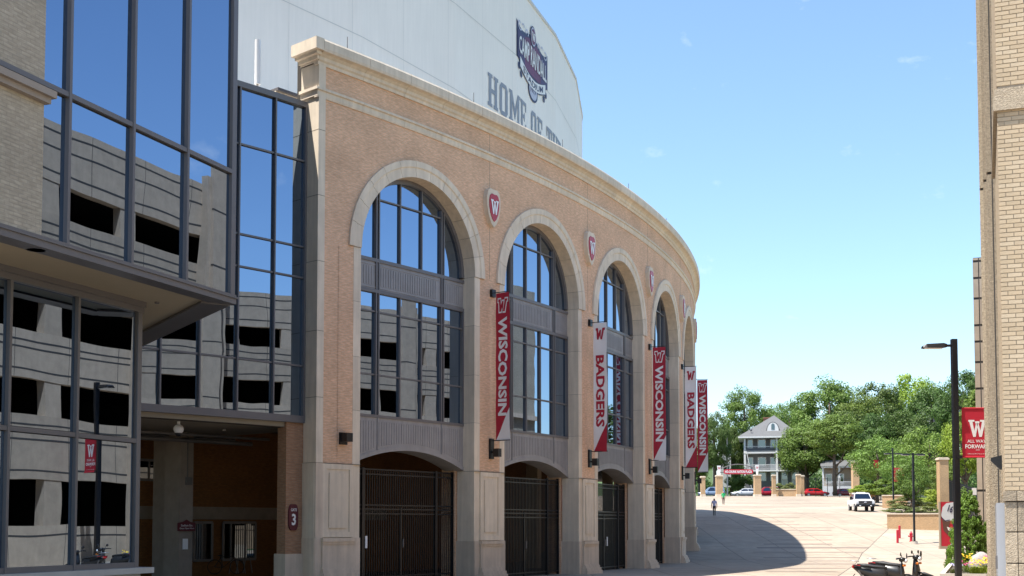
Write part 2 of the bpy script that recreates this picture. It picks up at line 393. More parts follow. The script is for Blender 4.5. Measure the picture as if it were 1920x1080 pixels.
# ------------------------------------------------------------------ ground, plaza, street
def ground_mat(name, base, joint, sx, sy, jw, var=.10, stain=.12):
    m = bpy.data.materials.new(name); m.use_nodes = True; MATS[name] = m
    t = m.node_tree; b = t.nodes['Principled BSDF']; b.inputs['Roughness'].default_value = .85; b.inputs['Specular IOR Level'].default_value = .25
    g = t.nodes.new('ShaderNodeNewGeometry')
    br = t.nodes.new('ShaderNodeTexBrick'); br.offset = 0; br.inputs['Scale'].default_value = 1
    br.inputs['Brick Width'].default_value = sx; br.inputs['Row Height'].default_value = sy
    br.inputs['Mortar Size'].default_value = jw; br.inputs['Bias'].default_value = 0
    br.inputs['Color1'].default_value = (*[c * (1 + var * .5) for c in base], 1); br.inputs['Color2'].default_value = (*[c * (1 - var * .5) for c in base], 1)
    br.inputs['Mortar'].default_value = (*joint, 1)
    t.links.new(g.outputs['Position'], br.inputs['Vector'])
    f = None
    for sc_, lo, hi, det in ((.09, 1 - stain, 1 + stain * .6, 6), (1.3, 1 - stain * .6, 1 + stain * .5, 8), (30, .93, 1.07, 3)):
        n = t.nodes.new('ShaderNodeTexNoise'); n.inputs['Scale'].default_value = sc_; n.inputs['Detail'].default_value = det
        t.links.new(g.outputs['Position'], n.inputs['Vector'])
        mp = t.nodes.new('ShaderNodeMapRange'); mp.inputs['From Min'].default_value = .3; mp.inputs['From Max'].default_value = .7
        mp.inputs['To Min'].default_value = lo; mp.inputs['To Max'].default_value = hi
        t.links.new(n.outputs['Fac'], mp.inputs['Value'])
        if f is None: f = mp.outputs[0]
        else:
            mu = t.nodes.new('ShaderNodeMath'); mu.operation = 'MULTIPLY'; t.links.new(f, mu.inputs[0]); t.links.new(mp.outputs[0], mu.inputs[1]); f = mu.outputs[0]
    vm = t.nodes.new('ShaderNodeVectorMath'); vm.operation = 'SCALE'
    t.links.new(br.outputs['Color'], vm.inputs[0]); t.links.new(f, vm.inputs['Scale']); t.links.new(vm.outputs[0], b.inputs['Base Color'])
    return m
M_PLAZA = ground_mat('plaza_concrete', (.355, .288, .22), (.23, .185, .145), 4.2, 3.4, .05, .10, .2)
M_PLAZA2 = ground_mat('sidewalk_concrete', (.375, .31, .24), (.27, .22, .18), 2.4, 2.4, .04, .08, .16)
M_BAND = mat('dark_paving_band', (.21, .16, .125), .85, .08, 3)
M_ASPH = ground_mat('asphalt', (.055, .055, .057), (.055, .055, .057), 50, 50, .001)
M_SOIL = mat('soil', (.06, .05, .035), .95, .2, 2)
M_LAWN = mat('lawn', (.05, .085, .02), .95, .25, .8)
YB = sorted(set([-60, -30, 0, 20, 40] + [p[0] for p in PROF if -60 < p[0] < 2500] + [57, 60, 66, 70, 77, 92, 98, 105, 110, 138, 150, 180, 190, 218, 250, 400, 2500]))
def sheet(name, m, x0, x1, y0, y1, dz, parent=None, kind='structure', nx=2):
    """x0/x1 numbers or functions of y"""
    fx = lambda v, y: v(y) if callable(v) else v
    ys = [y0] + [y for y in YB if y0 < y < y1] + [y1]; b = MB()
    for ya, yb in zip(ys, ys[1:]):
        for k in range(nx):
            a0 = fx(x0, ya) + (fx(x1, ya) - fx(x0, ya)) * k / nx; a1 = fx(x0, ya) + (fx(x1, ya) - fx(x0, ya)) * (k + 1) / nx
            b0 = fx(x0, yb) + (fx(x1, yb) - fx(x0, yb)) * k / nx; b1 = fx(x0, yb) + (fx(x1, yb) - fx(x0, yb)) * (k + 1) / nx
            b.poly([(a0, ya, gz(ya) + dz), (a1, ya, gz(ya) + dz), (b1, yb, gz(yb) + dz), (b0, yb, gz(yb) + dz)])
    o = b.build(name, m, parent)
    if parent is None: o['kind'] = kind
    return o
ground = sheet('ground', M_LAWN, -700, 900, -60, 2500, -.02, nx=8)
plaza = sheet('plaza', M_PLAZA, -80, 60, -60, 203, 0, nx=4)
street = sheet('street', M_ASPH, -120, 160, 205.5, 219, 0)
kerb = MB(); kerb.box(-120, 160, 203, 203.3, gz(203) - .2, gz(203) + .1); kerb.build('kerb', M_CONCL)['kind'] = 'structure'
kerb = MB(); kerb.box(-120, 160, 219.2, 219.5, gz(219) - .2, gz(219) + .13); kerb.build('kerb', M_CONCL)['kind'] = 'structure'
# raised sidewalk along the right, its edge running diagonally past the planter
edge = lambda y: 18.1 + (y - 67) * .325 if y < 91 else 25.9 + (y - 91) * .43
sidewalk = sheet('sidewalk', M_PLAZA2, edge, lambda y: edge(y) + 14, 18, 112, .012)
jb = sheet('pavement_joint', M_GROOVE, lambda y: edge(y) - .05, edge, 36, 112, .016)
# decorative yard-line bands let into the plaza: individual strips
def band(y, x0, x1, h):
    b = MB(); b.poly([(x0, y, gz(y) + .006), (x1, y, gz(y) + .006), (x1, y + h, gz(y + h) + .006), (x0, y + h, gz(y + h) + .006)])
    return b.build('paving_band', M_BAND, plaza)
def bx(px, y): return (px - 960) / FP * y
BANDS = []
def band_px(py, p0, p1, hp):
    # solve depth of a row on the ground profile
    y = 44.0
    while y < 200 and zat(py, y) > gz(y): y += .05
    y2 = y
    while y2 < 220 and zat(py - hp, y2) > gz(y2): y2 += .02
    band(y, bx(p0, y), bx(p1, y), max(.12, y2 - y))
for py, p0, p1, hp in ((1072, 1440, 1572, 1.4), (1066, 1452, 1590, 1.5), (1058, 1465, 1607, 1.6), (1052, 1418, 1612, 1), (1046, 1431, 1624, 1.5), (1036, 1412, 1637, 1.3), (1028, 1420, 1641, 2.4),
                       (1021, 1432, 1560, 1.6), (1013, 1440, 1560, 1.1), (1004, 1450, 1561, 1.0), (995, 1400, 1560, 1.3), (990, 1412, 1566, .9), (984, 1420, 1500, .9),
                       (979, 1405, 1490, .8), (971, 1400, 1500, .7), (963, 1396, 1530, .5), (957, 1350, 1470, .5), (950, 1340, 1560, .4), (944, 1380, 1500, .35)):
    band_px(py, p0, p1, hp)

# ------------------------------------------------------------------ stadium
NB = 6
st = thing('stadium', cyl(0, 0, 0), 'curved brick stadium front with tall arched windows and black gates', 'stadium')
ZS, ZSTR, ZCOR = 9.53, 13.62, 14.69
RO, RI, RG = 3.0, 2.52, 2.44
PZ = 3.44
def pier_ground(k):    # k-th pier, centred at s = (k-.5)*BAY
    y = cyl((k - .5) * BAY, 0, -.3)[1]; return zu(gz(y))
brick = MB()
def wallquad(s0, s1, b0, b1, t, d=0):
    brick.poly((cyl(s0, b0, d), cyl(s1, b1, d), cyl(s1, t, d), cyl(s0, t, d)), [(s0, b0), (s1, b1), (s1, t), (s0, t)])
SL = -BAY / 2 - .80           # left end of the front
SR = (NB - .5) * BAY + 18.0
for i in range(NB):
    c = i * BAY
    ss = [-BAY / 2, -3.15] + [-RO * math.cos(math.pi * k / 28) for k in range(29)] + [3.15, BAY / 2]
    for a, b in zip(ss, ss[1:]):
        za = ZS + math.sqrt(max(0, RO * RO - a * a)); zb = ZS + math.sqrt(max(0, RO * RO - b * b))
        wallquad(c + a, c + b, za, zb, 14.36)
    for k in range(8): pass
for i in range(NB + 1):
    c = (i - .5) * BAY
    for k in range(2):
        a = c - .545 + k * .545; wallquad(a, a + .545, PZ, PZ, ZS)
    for sgn in (-1, 1):       # brick between jamb strip and archivolt foot
        a, b = sorted((c + sgn * .545, c + sgn * (BAY / 2 - 2.80)))
        wallquad(a, b, PZ, PZ, ZS, .03)
wallquad(SL + .24, -BAY / 2, PZ, PZ, 14.36)
for k in range(24): wallquad((NB - .5) * BAY + k * .75, (NB - .5) * BAY + (k + 1) * .75, 0, 0, 14.36)
brick.build('brick_wall', M_BRICK, st)
# end wall and hidden back so that light does not pass through
b = MB(); cbox(b, SL, SL + .239, 3.44, 14.36, -.05, .62); b.build('corner_stone', M_STONE, st)
b = MB(); cbox(b, SL, SL + .239, 13.12, 14.36, .621, .70); b.build('corner_stone', M_STONE, st)
for zj in (5.2, 7.0, 8.9, 10.7, 12.5):
    b = MB(); cbox(b, SL - .003, SL + .24, zj, zj + .014, -.053, .615); b.build('stone_joint', M_MORTAR, st)
b = MB(); cbox(b, SL, SL + .26, -.2, 3.44, -.05, .62); b.build('corner_stone', M_STONE2, st)
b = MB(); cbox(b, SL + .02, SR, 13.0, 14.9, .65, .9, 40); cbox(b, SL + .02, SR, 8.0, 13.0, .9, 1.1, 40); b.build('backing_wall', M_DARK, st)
# string course and cornice, built in stone lengths
def profile_run(mb, s0, s1, prof, n=2):
    for k in range(n):
        a = s0 + (s1 - s0) * k / n; bb = s0 + (s1 - s0) * (k + 1) / n
        for (d0, z0), (d1, z1) in zip(prof, prof[1:]):
            mb.poly((cyl(a, z0, d0), cyl(bb, z0, d0), cyl(bb, z1, d1), cyl(a, z1, d1)))
    for s_, rev in ((s0, 0), (s1, 1)):
        p = [cyl(s_, z, d) for d, z in prof]; mb.poly(p[::-1] if not rev else p)
CORN = [(.1, 14.30), (-.05, 14.30), (-.06, 14.38), (-.11, 14.42), (-.12, 14.50), (-.20, 14.56), (-.31, 14.59), (-.33, 14.66), (-.33, 14.86), (-.30, 14.92), (.5, 14.94)]
STRG = [(.1, 13.40), (-.03, 13.40), (-.05, 13.46), (-.05, 13.58), (-.10, 13.60), (-.10, 13.66), (.02, 13.69), (.1, 13.69)]
L = 1.672
n = int((SR - SL) / L) + 1
for k in range(n):
    a = SL - .05 + k * L
    b = MB(); profile_run(b, a + .006, a + L - .006, CORN); b.build('cornice_stone', M_STONE, st)
    b = MB(); profile_run(b, a + .004, a + L - .004, STRG); b.build('string_course_stone', M_STONE, st)
# cornice return on the end face
for z0, z1, o in ((14.36, 14.42, .06), (14.42, 14.52, .12), (14.52, 14.60, .22), (14.60, 14.92, .33), (13.44, 13.60, .05), (13.60, 13.68, .10)):
    b = MB(); cbox(b, SL - o, SL - (.051 if o > .051 else .01), z0, z1, -o + .004, .66 + o * .3); b.build('cornice_return', M_STONE, st)
for i in range(NB):
    b = MB(); s = (i + .5) * BAY - .02
    for z0, z1 in ((9.6, 11.25), (12.5, 13.38), (13.71, 14.29)): b = MB(); cbox(b, s, s + .012, z0, z1, -.003, .01); b.build('movement_joint', M_MORTAR, st)
# jamb strips, reveals, archivolts, windows
VPROF = [(RO, .08), (RO, -.07), (2.82, -.07), (2.79, -.035), (RI, -.035), (RI, .47)]
def voussoir(c, a0, a1, m=3):
    mb = MB(); rings = []
    for k in range(m + 1):
        a = a0 + (a1 - a0) * k / m
        rings.append([cyl(c - r * math.cos(a), ZS + r * math.sin(a), d) for r, d in VPROF])
    mb.loft(rings); return mb
NV_ = 13
def archpts(lo, hi, z0, z1, r, nn=8):
    """polygon between columns lo..hi, from z0 up to z1 or the arch of radius r"""
    top = []
    for k in range(nn + 1):
        s = hi + (lo - hi) * k / nn
        top.append((s, min(z1, ZS + math.sqrt(max(1e-6, r * r - s * s)))))
    return [(lo, z0), (hi, z0)] + top
COLS = [-RG, -1.45, -.48, .48, 1.45, RG]
def segz(s): return 3.46 + .5 * (1 - (s / 2.52) ** 2)
for i in range(NB):
    c = i * BAY
    for k in range(NV_):
        g = .0022
        voussoir(c, math.pi * k / NV_ + g, math.pi * (k + 1) / NV_ - g).build('arch_stone', M_STONE, st)
    mb = MB()
    for k in range(26):
        a0, a1 = math.pi * k / 26, math.pi * (k + 1) / 26
        mb.poly([cyl(c - r * math.cos(a), ZS + r * math.sin(a), d) for r, a, d in ((RI + .01, a0, -.02), (RI + .01, a1, -.02), (RO - .01, a1, -.02), (RO - .01, a0, -.02))])
        mb.poly([cyl(c - r * math.cos(a), ZS + r * math.sin(a), d) for r, a, d in ((RI + .008, a0, .47), (RI + .008, a1, .47), (RI + .008, a1, -.02), (RI + .008, a0, -.02))])
    mb.build('arch_mortar', M_MORTAR, st)
    for sg in (-1, 1):
        zs_ = [PZ, 4.95, 6.45, 8.0, ZS]
        for z0, z1 in zip(zs_, zs_[1:]):
            s0, s1 = sorted((c + sg * 2.52, c + sg * 2.80))
            mb = MB(); cbox(mb, s0, s1, z0 + .005, z1 - .005, -.005, .66); mb.build('jamb_stone', M_STONE, st)
        mb = MB(); s0, s1 = sorted((c + sg * 2.53, c + sg * 2.79)); cbox(mb, s0, s1, PZ - .1, ZS, .004, .65); mb.build('jamb_mortar', M_MORTAR, st)
    # frame
    win = MB()
    for k in range(28):
        a0, a1 = math.pi * k / 28, math.pi * (k + 1) / 28
        rings = [[cyl(c - r * math.cos(a), ZS + r * math.sin(a), d) for r, d in ((RI, .40), (RG - .05, .40), (RG - .05, .56), (RI, .56))] for a in (a0, a1)]
        win.loft(rings, cap=False)
    for x in (-1.45, 1.45):
        for o in (-.055, .055): cbox(win, c + x + o - .022, c + x + o + .022, 8.56, ZS + math.sqrt(RG ** 2 - 1.5 ** 2), .40, .50)
    for x in (-.48, .48): cbox(win, c + x - .022, c + x + .022, 9.46, ZS + math.sqrt(RG ** 2 - .48 ** 2) - .02, .42, .50)
    cbox(win, c - 1.45, c + 1.45, 11.20, 11.24, .43, .50, 3)
    cbox(win, c - RI, c + RI, 9.36, 9.46, .40, .56, 4)
    f = win.build('arch_window', M_ALU, st)
    for k in range(5):
        lo, hi = COLS[k] + .012, COLS[k + 1] - .012
        rows = [(9.46, 11.19), (11.25, 20)] if 0 < k < 4 else [(9.46, 20)]
        for z0, z1 in rows:
            pts = [(c + x, z) for x, z in archpts(lo, hi, z0, z1, RG - .02)]
            mb = MB(); cpane(mb, pts, c + lo, c + hi, .49); mb.build('pane', M_GLASS, f)
    # ribbed spandrel
    for x0, x1 in ((-RI, -1.42), (-1.40, 1.40), (1.42, RI)):
        mb = MB(); cbox(mb, c + x0, c + x1, 8.56, 9.36, .44, .56, 3); cbox(mb, c + x0 + .06, c + x1 - .06, 8.60, 8.64, .425, .44, 2); cbox(mb, c + x0 + .06, c + x1 - .06, 9.26, 9.30, .425, .44, 2)
        nr = int((x1 - x0 - .2) / .105)
        for k in range(nr):
            a = c + x0 + .1 + k * .105; cbox(mb, a, a + .05, 8.68, 9.22, .428, .44)
        mb.build('spandrel_panel', M_SPAN, st)
    # lower window
    win = MB()
    cbox(win, c - RI, c + RI, 8.46, 8.56, .40, .56, 4); cbox(win, c - RI, c + RI, 4.85, 4.93, .40, .56, 4)
    for z in (6.09, 7.92): cbox(win, c - RI, c + RI, z - .022, z + .022, .43, .50, 4)
    for x in (-.48, .48): cbox(win, c + x - .022, c + x + .022, 4.93, 8.46, .42, .50)
    for x in (-1.45, 1.45):
        for o in (-.055, .055): cbox(win, c + x + o - .022, c + x + o + .022, 4.93, 8.46, .40, .50)
    for x in (-RI + .03, RI - .03): cbox(win, c + x - .03, c + x + .03, 4.93, 8.46, .40, .56)
    f = win.build('storey_window', M_ALU, st)
    for k in range(5):
        lo, hi = COLS[k] + .012, COLS[k + 1] - .012
        for z0, z1 in ((4.93, 6.075), (6.105, 7.905), (7.935, 8.46)):
            mb = MB(); cpane(mb, [(c + lo, z0), (c + hi, z0), (c + hi, z1), (c + lo, z1)], c + lo, c + hi, .49); mb.build('pane', M_GLASS, f)
    # lower spandrel over the gate, with a segmental arch
    mb = MB(); N = 16
    for k in range(N):
        a = -RI + 2 * RI * k / N; bb = -RI + 2 * RI * (k + 1) / N
        mb.poly((cyl(c + a, segz(a), .43), cyl(c + bb, segz(bb), .43), cyl(c + bb, 4.85, .43), cyl(c + a, 4.85, .43)))
        mb.poly((cyl(c + a, segz(a), 1.15), cyl(c + bb, segz(bb), 1.15), cyl(c + bb, segz(bb), .43), cyl(c + a, segz(a), .43)))
        mb.poly((cyl(c + a, segz(a) + .12, .41), cyl(c + bb, segz(bb) + .12, .41), cyl(c + bb, segz(bb), .41), cyl(c + a, segz(a), .41))[::-1])
        mb.poly((cyl(c + a, segz(a) + .12, .43), cyl(c + bb, segz(bb) + .12, .43), cyl(c + bb, segz(bb) + .12, .41), cyl(c + a, segz(a) + .12, .41))[::-1])
        mb.poly((cyl(c + a, segz(a), .41), cyl(c + bb, segz(bb), .41), cyl(c + bb, segz(bb), .43), cyl(c + a, segz(a), .43))[::-1])
    for k in range(46):
        x = -2.4 + k * .105
        if abs(abs(x + .02) - 1.42) < .06: continue
        cbox(mb, c + x, c + x + .05, segz(x) + .2, 4.74, .418, .43)
    for x in (-1.42, 1.42): cbox(mb, c + x - .012, c + x + .012, segz(x) + .12, 4.85, .40, .43)
    mb.build('gate_spandrel', M_SPAN, st)
    mb = MB(); cbox(mb, c - RI - .2, c + RI + .2, 4.6, 4.85, .56, 1.15, 4); mb.build('lintel', M_DARK, st)
# piers: stone base with a recessed panel, moulded plinth
for i in range(NB + 1):
    c = (i - .5) * BAY; g = pier_ground(i); zp = g + 1.17
    hw = BAY / 2 - 2.52
    mb = MB(); cbox(mb, c - hw, c + hw, zp, PZ, 0, .66, 2)
    h2 = .545
    z0, z1 = zp + .02, PZ - .015
    for a0, a1, b0, b1 in ((-h2, h2, z0, z0 + .14), (-h2, h2, z1 - .14, z1), (-h2, -h2 + .13, z0 + .14, z1 - .14), (h2 - .13, h2, z0 + .14, z1 - .14)):
        cbox(mb, c + a0, c + a1, b0, b1, -.05, 0)
    cbox(mb, c - h2 + .13, c + h2 - .13, z0 + .14, z1 - .14, -.02, 0)
    cbox(mb, c - h2 + .23, c + h2 - .23, z0 + .25, z1 - .25, -.05, -.02)
    mb.build('pier_panel', M_STONE, st)
    mb = MB(); cbox(mb, c - hw - .003, c + hw + .003, PZ - .006, PZ + .006, -.054, .663, 2); mb.build('stone_joint', M_MORTAR, st)
    mb = MB()
    cbox(mb, c - hw - .01, c + hw + .01, g - .6, zp - .12, -.03, .70, 2)
    cbox(mb, c - hw - .01, c + hw + .01, zp - .12, zp, -.03, .70, 2)
    for o, za, zb in ((.10, zp - .10, zp), (.07, zp - .17, zp - .10), (.05, g + .34, zp - .17), (.10, g + .30, g + .34), (.13, g + .22, g + .30), (.18, g + .12, g + .22), (.22, g - .6, g + .12)):
        cbox(mb, c - .56 - o * .4, c + .56 + o * .4, za, zb, -o - .04, 0)
    mb.build('plinth', M_STONE2, st)
    # brick reveal behind the stone jamb
    for sg in (-1, 1):
        s0, s1 = sorted((c + sg * (hw - .28), c + sg * (hw + .04)))
        mb = MB(); cbox(mb, s0, s1, g - .2, PZ + .3, .70, 1.25); mb.build('brick_reveal', M_BRICK, st)
# gates
M_PICK = M_BLACKM
for i in range(NB):
    c = i * BAY; g = zu(gz(cyl(c, 0, .9)[1])); gt = MB(); d = .82
    top = 3.38
    for x in (-2.5, -1.62, 1.62, 2.5): cbox(gt, c + x - .05, c + x + .05, g - .1, top + .05, d - .05, d + .05)
    for z in (top - .02, top - .17, 2.28, 2.16, 2.02, .12):
        cbox(gt, c - 2.5, c + 2.5, g * (1 - z / 4) + z - .02, g * (1 - z / 4) + z + .02, d - .025, d + .025, 4)
    cbox(gt, c - .03, c + .03, g, 2.2 + g * .5, d - .035, d + .035)
    gate = gt.build('gate', M_BLACK, st)
    mb = MB(); k = -2.5
    while k < 2.5:
        cbox(mb, c + k - .012, c + k + .012, g + .05, top - .02, d - .012, d + .012); k += .098
    mb.build('pickets', M_PICK, gate)
    if i in (0, 2):
        mb = MB(); x = -1.5 if i == 0 else .3; cbox(mb, c + x - .04, c + x + .04, g + .95, g + 1.3, d - .06, d - .04); mb.build('notice_plate', M_WHITEP, gate)
    mb = MB(); cbox(mb, c + .05, c + .09, g + .95, g + 1.2, d - .07, d - .03); mb.build('gate_handle', M_ALU, gate)
# the dark concourse behind the gates
mb = MB(); cbox(mb, SL, SR, -.6, 4.9, 7.5, 7.8, 30)
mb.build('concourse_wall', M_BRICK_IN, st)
mb = MB()
for k in range(60):
    a, b2 = SL - 24 + (SR - SL + 24) * k / 60, SL - 24 + (SR - SL + 24) * (k + 1) / 60
    d0 = .95 if a > SL else .6
    for e0, e1 in ((d0, 3.2), (3.2, 7.5)):
        mb.poly([(p[0], p[1], gz(p[1]) + .012) for p in (cyl(a, 0, e0), cyl(b2, 0, e0), cyl(b2, 0, e1), cyl(a, 0, e1))])
mb.build('concourse_floor', mat('shade_dark_floor', (.07, .062, .055), .9, .15, 1.5), st)  # floor sheet coloured dark to deepen the shade behind the gates
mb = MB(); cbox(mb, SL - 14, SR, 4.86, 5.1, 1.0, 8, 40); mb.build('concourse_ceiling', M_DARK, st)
for i in range(5):
    mb = MB(); s = i * BAY + .9; cbox(mb, s, s + .45, -.2, 4.85, 4.0, 4.5); mb.build('concourse_column', M_CONC, st)
mb = MB()
for k in range(44):
    a = SL - 16 + (SR - SL + 16) * k / 44; b2 = SL - 16 + (SR - SL + 16) * (k + 1) / 44
    mb.poly((cyl(a, 13.9 if a > SL else 13.0, .66), cyl(b2, 13.9 if a > SL else 13.0, .66), cyl(b2, 13.9 if a > SL else 13.0, 6.8), cyl(a, 13.9 if a > SL else 13.0, 6.8)))
mb.build('bounce_roof_deck', mat('pale_roofing', (.62, .60, .57), .85, .06, .5), st)  # unseen pale deck, added to bounce sunlight onto the white stand wall
# ------------------------------------------------------------------ upper white stand wall (faceted ring)
R2o = 58.0; R2, CX2, CY2 = R2o * K, CX * K, CY * K
ZW = zk(26.06)
TV = [-.2716 + k * .1045 for k in range(-8, 5)]
def ring_pt(t, r=R2): return Vector((CX2 + r * math.cos(t), CY2 + r * math.sin(t), 0))
def face_pt(t, z, off=0.0):
    for a, b2 in zip(TV, TV[1:]):
        if t <= b2 or b2 == TV[-1]:
            A, B = ring_pt(a), ring_pt(b2); dr = Vector((math.cos(t), math.sin(t), 0)); C = Vector((CX2, CY2, 0))
            nrm = Vector(((B - A).y, -(B - A).x, 0)).normalized()
            r = (A - C).dot(nrm) / dr.dot(nrm); p = C + dr * r + nrm * off
            return (p.x, p.y, zk(z))
mb = MB()
for a, b2 in zip(TV, TV[1:]):
    A, B = ring_pt(a), ring_pt(b2)
    mb.poly(((A.x, A.y, 10), (B.x, B.y, 10), (B.x, B.y, ZW), (A.x, A.y, ZW)))
A, B = ring_pt(TV[-1]), ring_pt(TV[0])
mb.poly([(*ring_pt(t).to_2d(), ZW - .3) for t in TV] + [(*(ring_pt(TV[-1], 30 * K)).to_2d(), ZW - .3), (*(ring_pt(TV[0], 30 * K)).to_2d(), ZW - .3)])
Ab = ring_pt(TV[-1], 30 * K); mb.poly(((B.x, B.y, 10), (A.x, A.y, 10), (A.x, A.y, 10.01), (B.x, B.y, 10.01)))
mb.poly(((A.x, A.y, 10), (Ab.x, Ab.y, 10), (Ab.x, Ab.y, ZW), (A.x, A.y, ZW)))
mb.build('upper_stand_wall', M_WHITE, st)
mb = MB()
for t0, t1 in zip(TV, TV[1:]):
    for z in (15.2, 19.2, 22.7):
        mb.poly((face_pt(t0 + 1e-4, z, .012), face_pt(t1 - 1e-4, z, .012), face_pt(t1 - 1e-4, z + .035, .012), face_pt(t0 + 1e-4, z + .035, .012)))
    for k in range(0, 6):
        t = t0 + (t1 - t0) * (k + .5) / 6
        if k in (2, 5) : mb.poly((face_pt(t, 12, .012), face_pt(t + .0002, 12, .012), face_pt(t + .0002, 25.9, .012), face_pt(t, 25.9, .012)))
mb.build('cladding_seams', M_SEAM, st)
mb = MB()
for t0, t1 in zip(TV, TV[1:]):
    a, b2, c2, d2 = face_pt(t0 + 1e-5, 26, .06), face_pt(t1 - 1e-5, 26, .06), face_pt(t1 - 1e-5, 26, -.4), face_pt(t0 + 1e-5, 26, -.4)
    lo = lambda p: (p[0], p[1], ZW - .22)
    up = lambda p: (p[0], p[1], ZW + .03)
    mb.box8([lo(a), lo(b2), lo(c2), lo(d2), up(a), up(b2), up(c2), up(d2)])
mb.build('roof_coping', M_SEAM, st)
# penthouse on the stand roof
mb = MB()
for t0, t1 in ((-.62, -.46), (-.46, -.31)):
    A, B = ring_pt(t0, 54.2 * K), ring_pt(t1, 54.2 * K)
    mb.poly(((A.x, A.y, ZW - .6), (B.x, B.y, ZW - .6), (B.x, B.y, zk(29.2)), (A.x, A.y, zk(29.2))))
A, B = ring_pt(-.31, 54.2 * K), ring_pt(-.31, 48 * K); mb.poly(((A.x, A.y, ZW - .6), (B.x, B.y, ZW - .6), (B.x, B.y, zk(29.2)), (A.x, A.y, zk(29.2))))
mb.build('roof_penthouse', M_WHITE, st)
mb = MB(); A, B, C_ = ring_pt(-.62, 54.5 * K), ring_pt(-.305, 54.5 * K), ring_pt(-.305, 48 * K)
A2 = ring_pt(-.46, 54.6 * K)
for z0, z1 in ((zk(29.2), zk(29.6)),):
    P4 = [A, A2, B, C_, ring_pt(-.6, 48 * K)]
    mb.poly([(p.x, p.y, z1) for p in P4]); mb.poly([(p.x, p.y, z0) for p in reversed(P4)])
    for k in range(5):
        p, q = P4[k], P4[(k + 1) % 5]; mb.poly(((p.x, p.y, z0), (q.x, q.y, z0), (q.x, q.y, z1), (p.x, p.y, z1)))
mb.build('penthouse_cornice', M_STONE, st)
# HOME OF THE
T0 = -.4285; GAP = .004
widths = {'H': 1.0, 'O': .92, 'M': 1.2, 'E': .84, 'F': .80, 'T': .9, ' ': .42}
txt = 'HOME OF THE'; tot = sum(widths[c] + .10 for c in txt); unit = (.1830 * R2o) / tot
x = 0; mb = MB()
for ch in txt:
    if ch == ' ': mb.build('lettering', M_GREY_LET, st); mb = MB()
    else:
        def fn(u, v, x=x): return face_pt(T0 + u / R2o, v, .03)
        add_slab(mb, ch, fn, x, EYE + 17.78, widths[ch] * unit, 1.42)
    x += (widths[ch] + .10) * unit
mb.build('lettering', M_GREY_LET, st)
# emblem: dark shield with scrolls, ribbon and round seal
M_NAVY = mat('emblem_navy', (.022, .022, .075), .5); M_PLUM = mat('emblem_plum', (.14, .02, .075), .5, .25, .6)
M_SILV = mat('emblem_silver', (.50, .50, .60), .5, .1, 1)
EC, EZ = -.337, EYE + 21.38
def em(lv): return lambda u, v: face_pt(EC + u / R2o, EZ + v * .81, .03 + lv * .012)
def poly2(mb, pts, fn): mb.poly([fn(*p) for p in pts])
def mirror(h): return h + [(-x, y) for x, y in reversed(h)]
def strip(mb, top, bot, fn):
    for (a, b2), (c2, d2) in zip(zip(top, top[1:]), zip(bot, bot[1:])): mb.poly([fn(*c2), fn(*d2), fn(*b2), fn(*a)])
def wave(x): return 1.30 - .16 * (x / 2.3) ** 2 + .16 * math.cos(x / 2.3 * math.pi * 1.5)
xs = [-2.35 + 4.7 * k / 24 for k in range(25)]
em_root = MB()
strip(em_root, [(x, wave(x) + .18 + .25 * (abs(x) / 2.35) ** 6) for x in xs], [(x, -.62 - .25 * math.cos(x / 2.35 * math.pi / 2) - (0 if abs(x) < 2 else -.1)) for x in xs], em(0))
eo = em_root.build('emblem', M_NAVY, st)
mb = MB()
for sg in (-1, 1):
    xs9 = [sg * (2.22 - 1.0 * k / 8) for k in range(9)]
    m9 = MB(); strip(m9, [(x, wave(x) - .05) for x in xs9], [(x, -.50 - .22 * math.cos(x / 2.35 * math.pi / 2)) for x in xs9], em(1.6)); m9.build('emblem_side', mat('emblem_indigo', (.045, .022, .095), .5), eo)
mb = MB(); xs2 = [-2.22 + 4.44 * k / 24 for k in range(25)]
strip(mb, [(x, wave(x) - .05) for x in xs2], [(x, -.50 - .22 * math.cos(x / 2.35 * math.pi / 2)) for x in xs2], em(1)); mb.build('emblem_field', M_PLUM, eo)
mb = MB()
for sg in (-1, 1):     # scroll work along the top
    for r0, cx_, cz_, a0, a1 in ((.30, 1.95, 1.42, -2.6, 2.4), (.24, .85, 1.42, -.6, 4.2), (.2, 1.4, 1.52, .2, 2.9)):
        pts = []; mb = MB()
        for k in range(15):
            a = a0 + (a1 - a0) * k / 14; rr = r0 * (1 - .5 * k / 14); pts.append((sg * (cx_ + rr * math.cos(a)), cz_ + rr * math.sin(a)))
        for p, q in zip(pts, pts[1:]):
            dx, dz = q[0] - p[0], q[1] - p[1]; l = math.hypot(dx, dz) or 1; nx_, nz_ = -dz / l * .045, dx / l * .045
            poly2(mb, [(p[0] - nx_, p[1] - nz_), (q[0] - nx_, q[1] - nz_), (q[0] + nx_, q[1] + nz_), (p[0] + nx_, p[1] + nz_)], em(2))
        mb.build('emblem_scroll', M_SILV, eo)
mb = MB()
def rib(x): return -.62 - .55 * math.cos(x / 2.0 * math.pi / 2)
xs3 = [-2.0 + 4.0 * k / 20 for k in range(21)]
strip(mb, [(x, rib(x) + .34) for x in xs3], [(x, rib(x) - .34) for x in xs3], em(2)); mb.build('emblem_ribbon', M_NAVY, eo)
mb = MB(); xs3 = [-1.93 + 3.86 * k / 20 for k in range(21)]
strip(mb, [(x, rib(x) + .28) for x in xs3], [(x, rib(x) - .28) for x in xs3], em(3)); mb.build('emblem_ribbon_face', M_CLOTHW, eo)
def disc(mb, cx_, cz_, rx, rz, fn, n=20): poly2(mb, [(cx_ + rx * math.cos(2 * math.pi * k / n), cz_ + rz * math.sin(2 * math.pi * k / n)) for k in range(n)], fn)
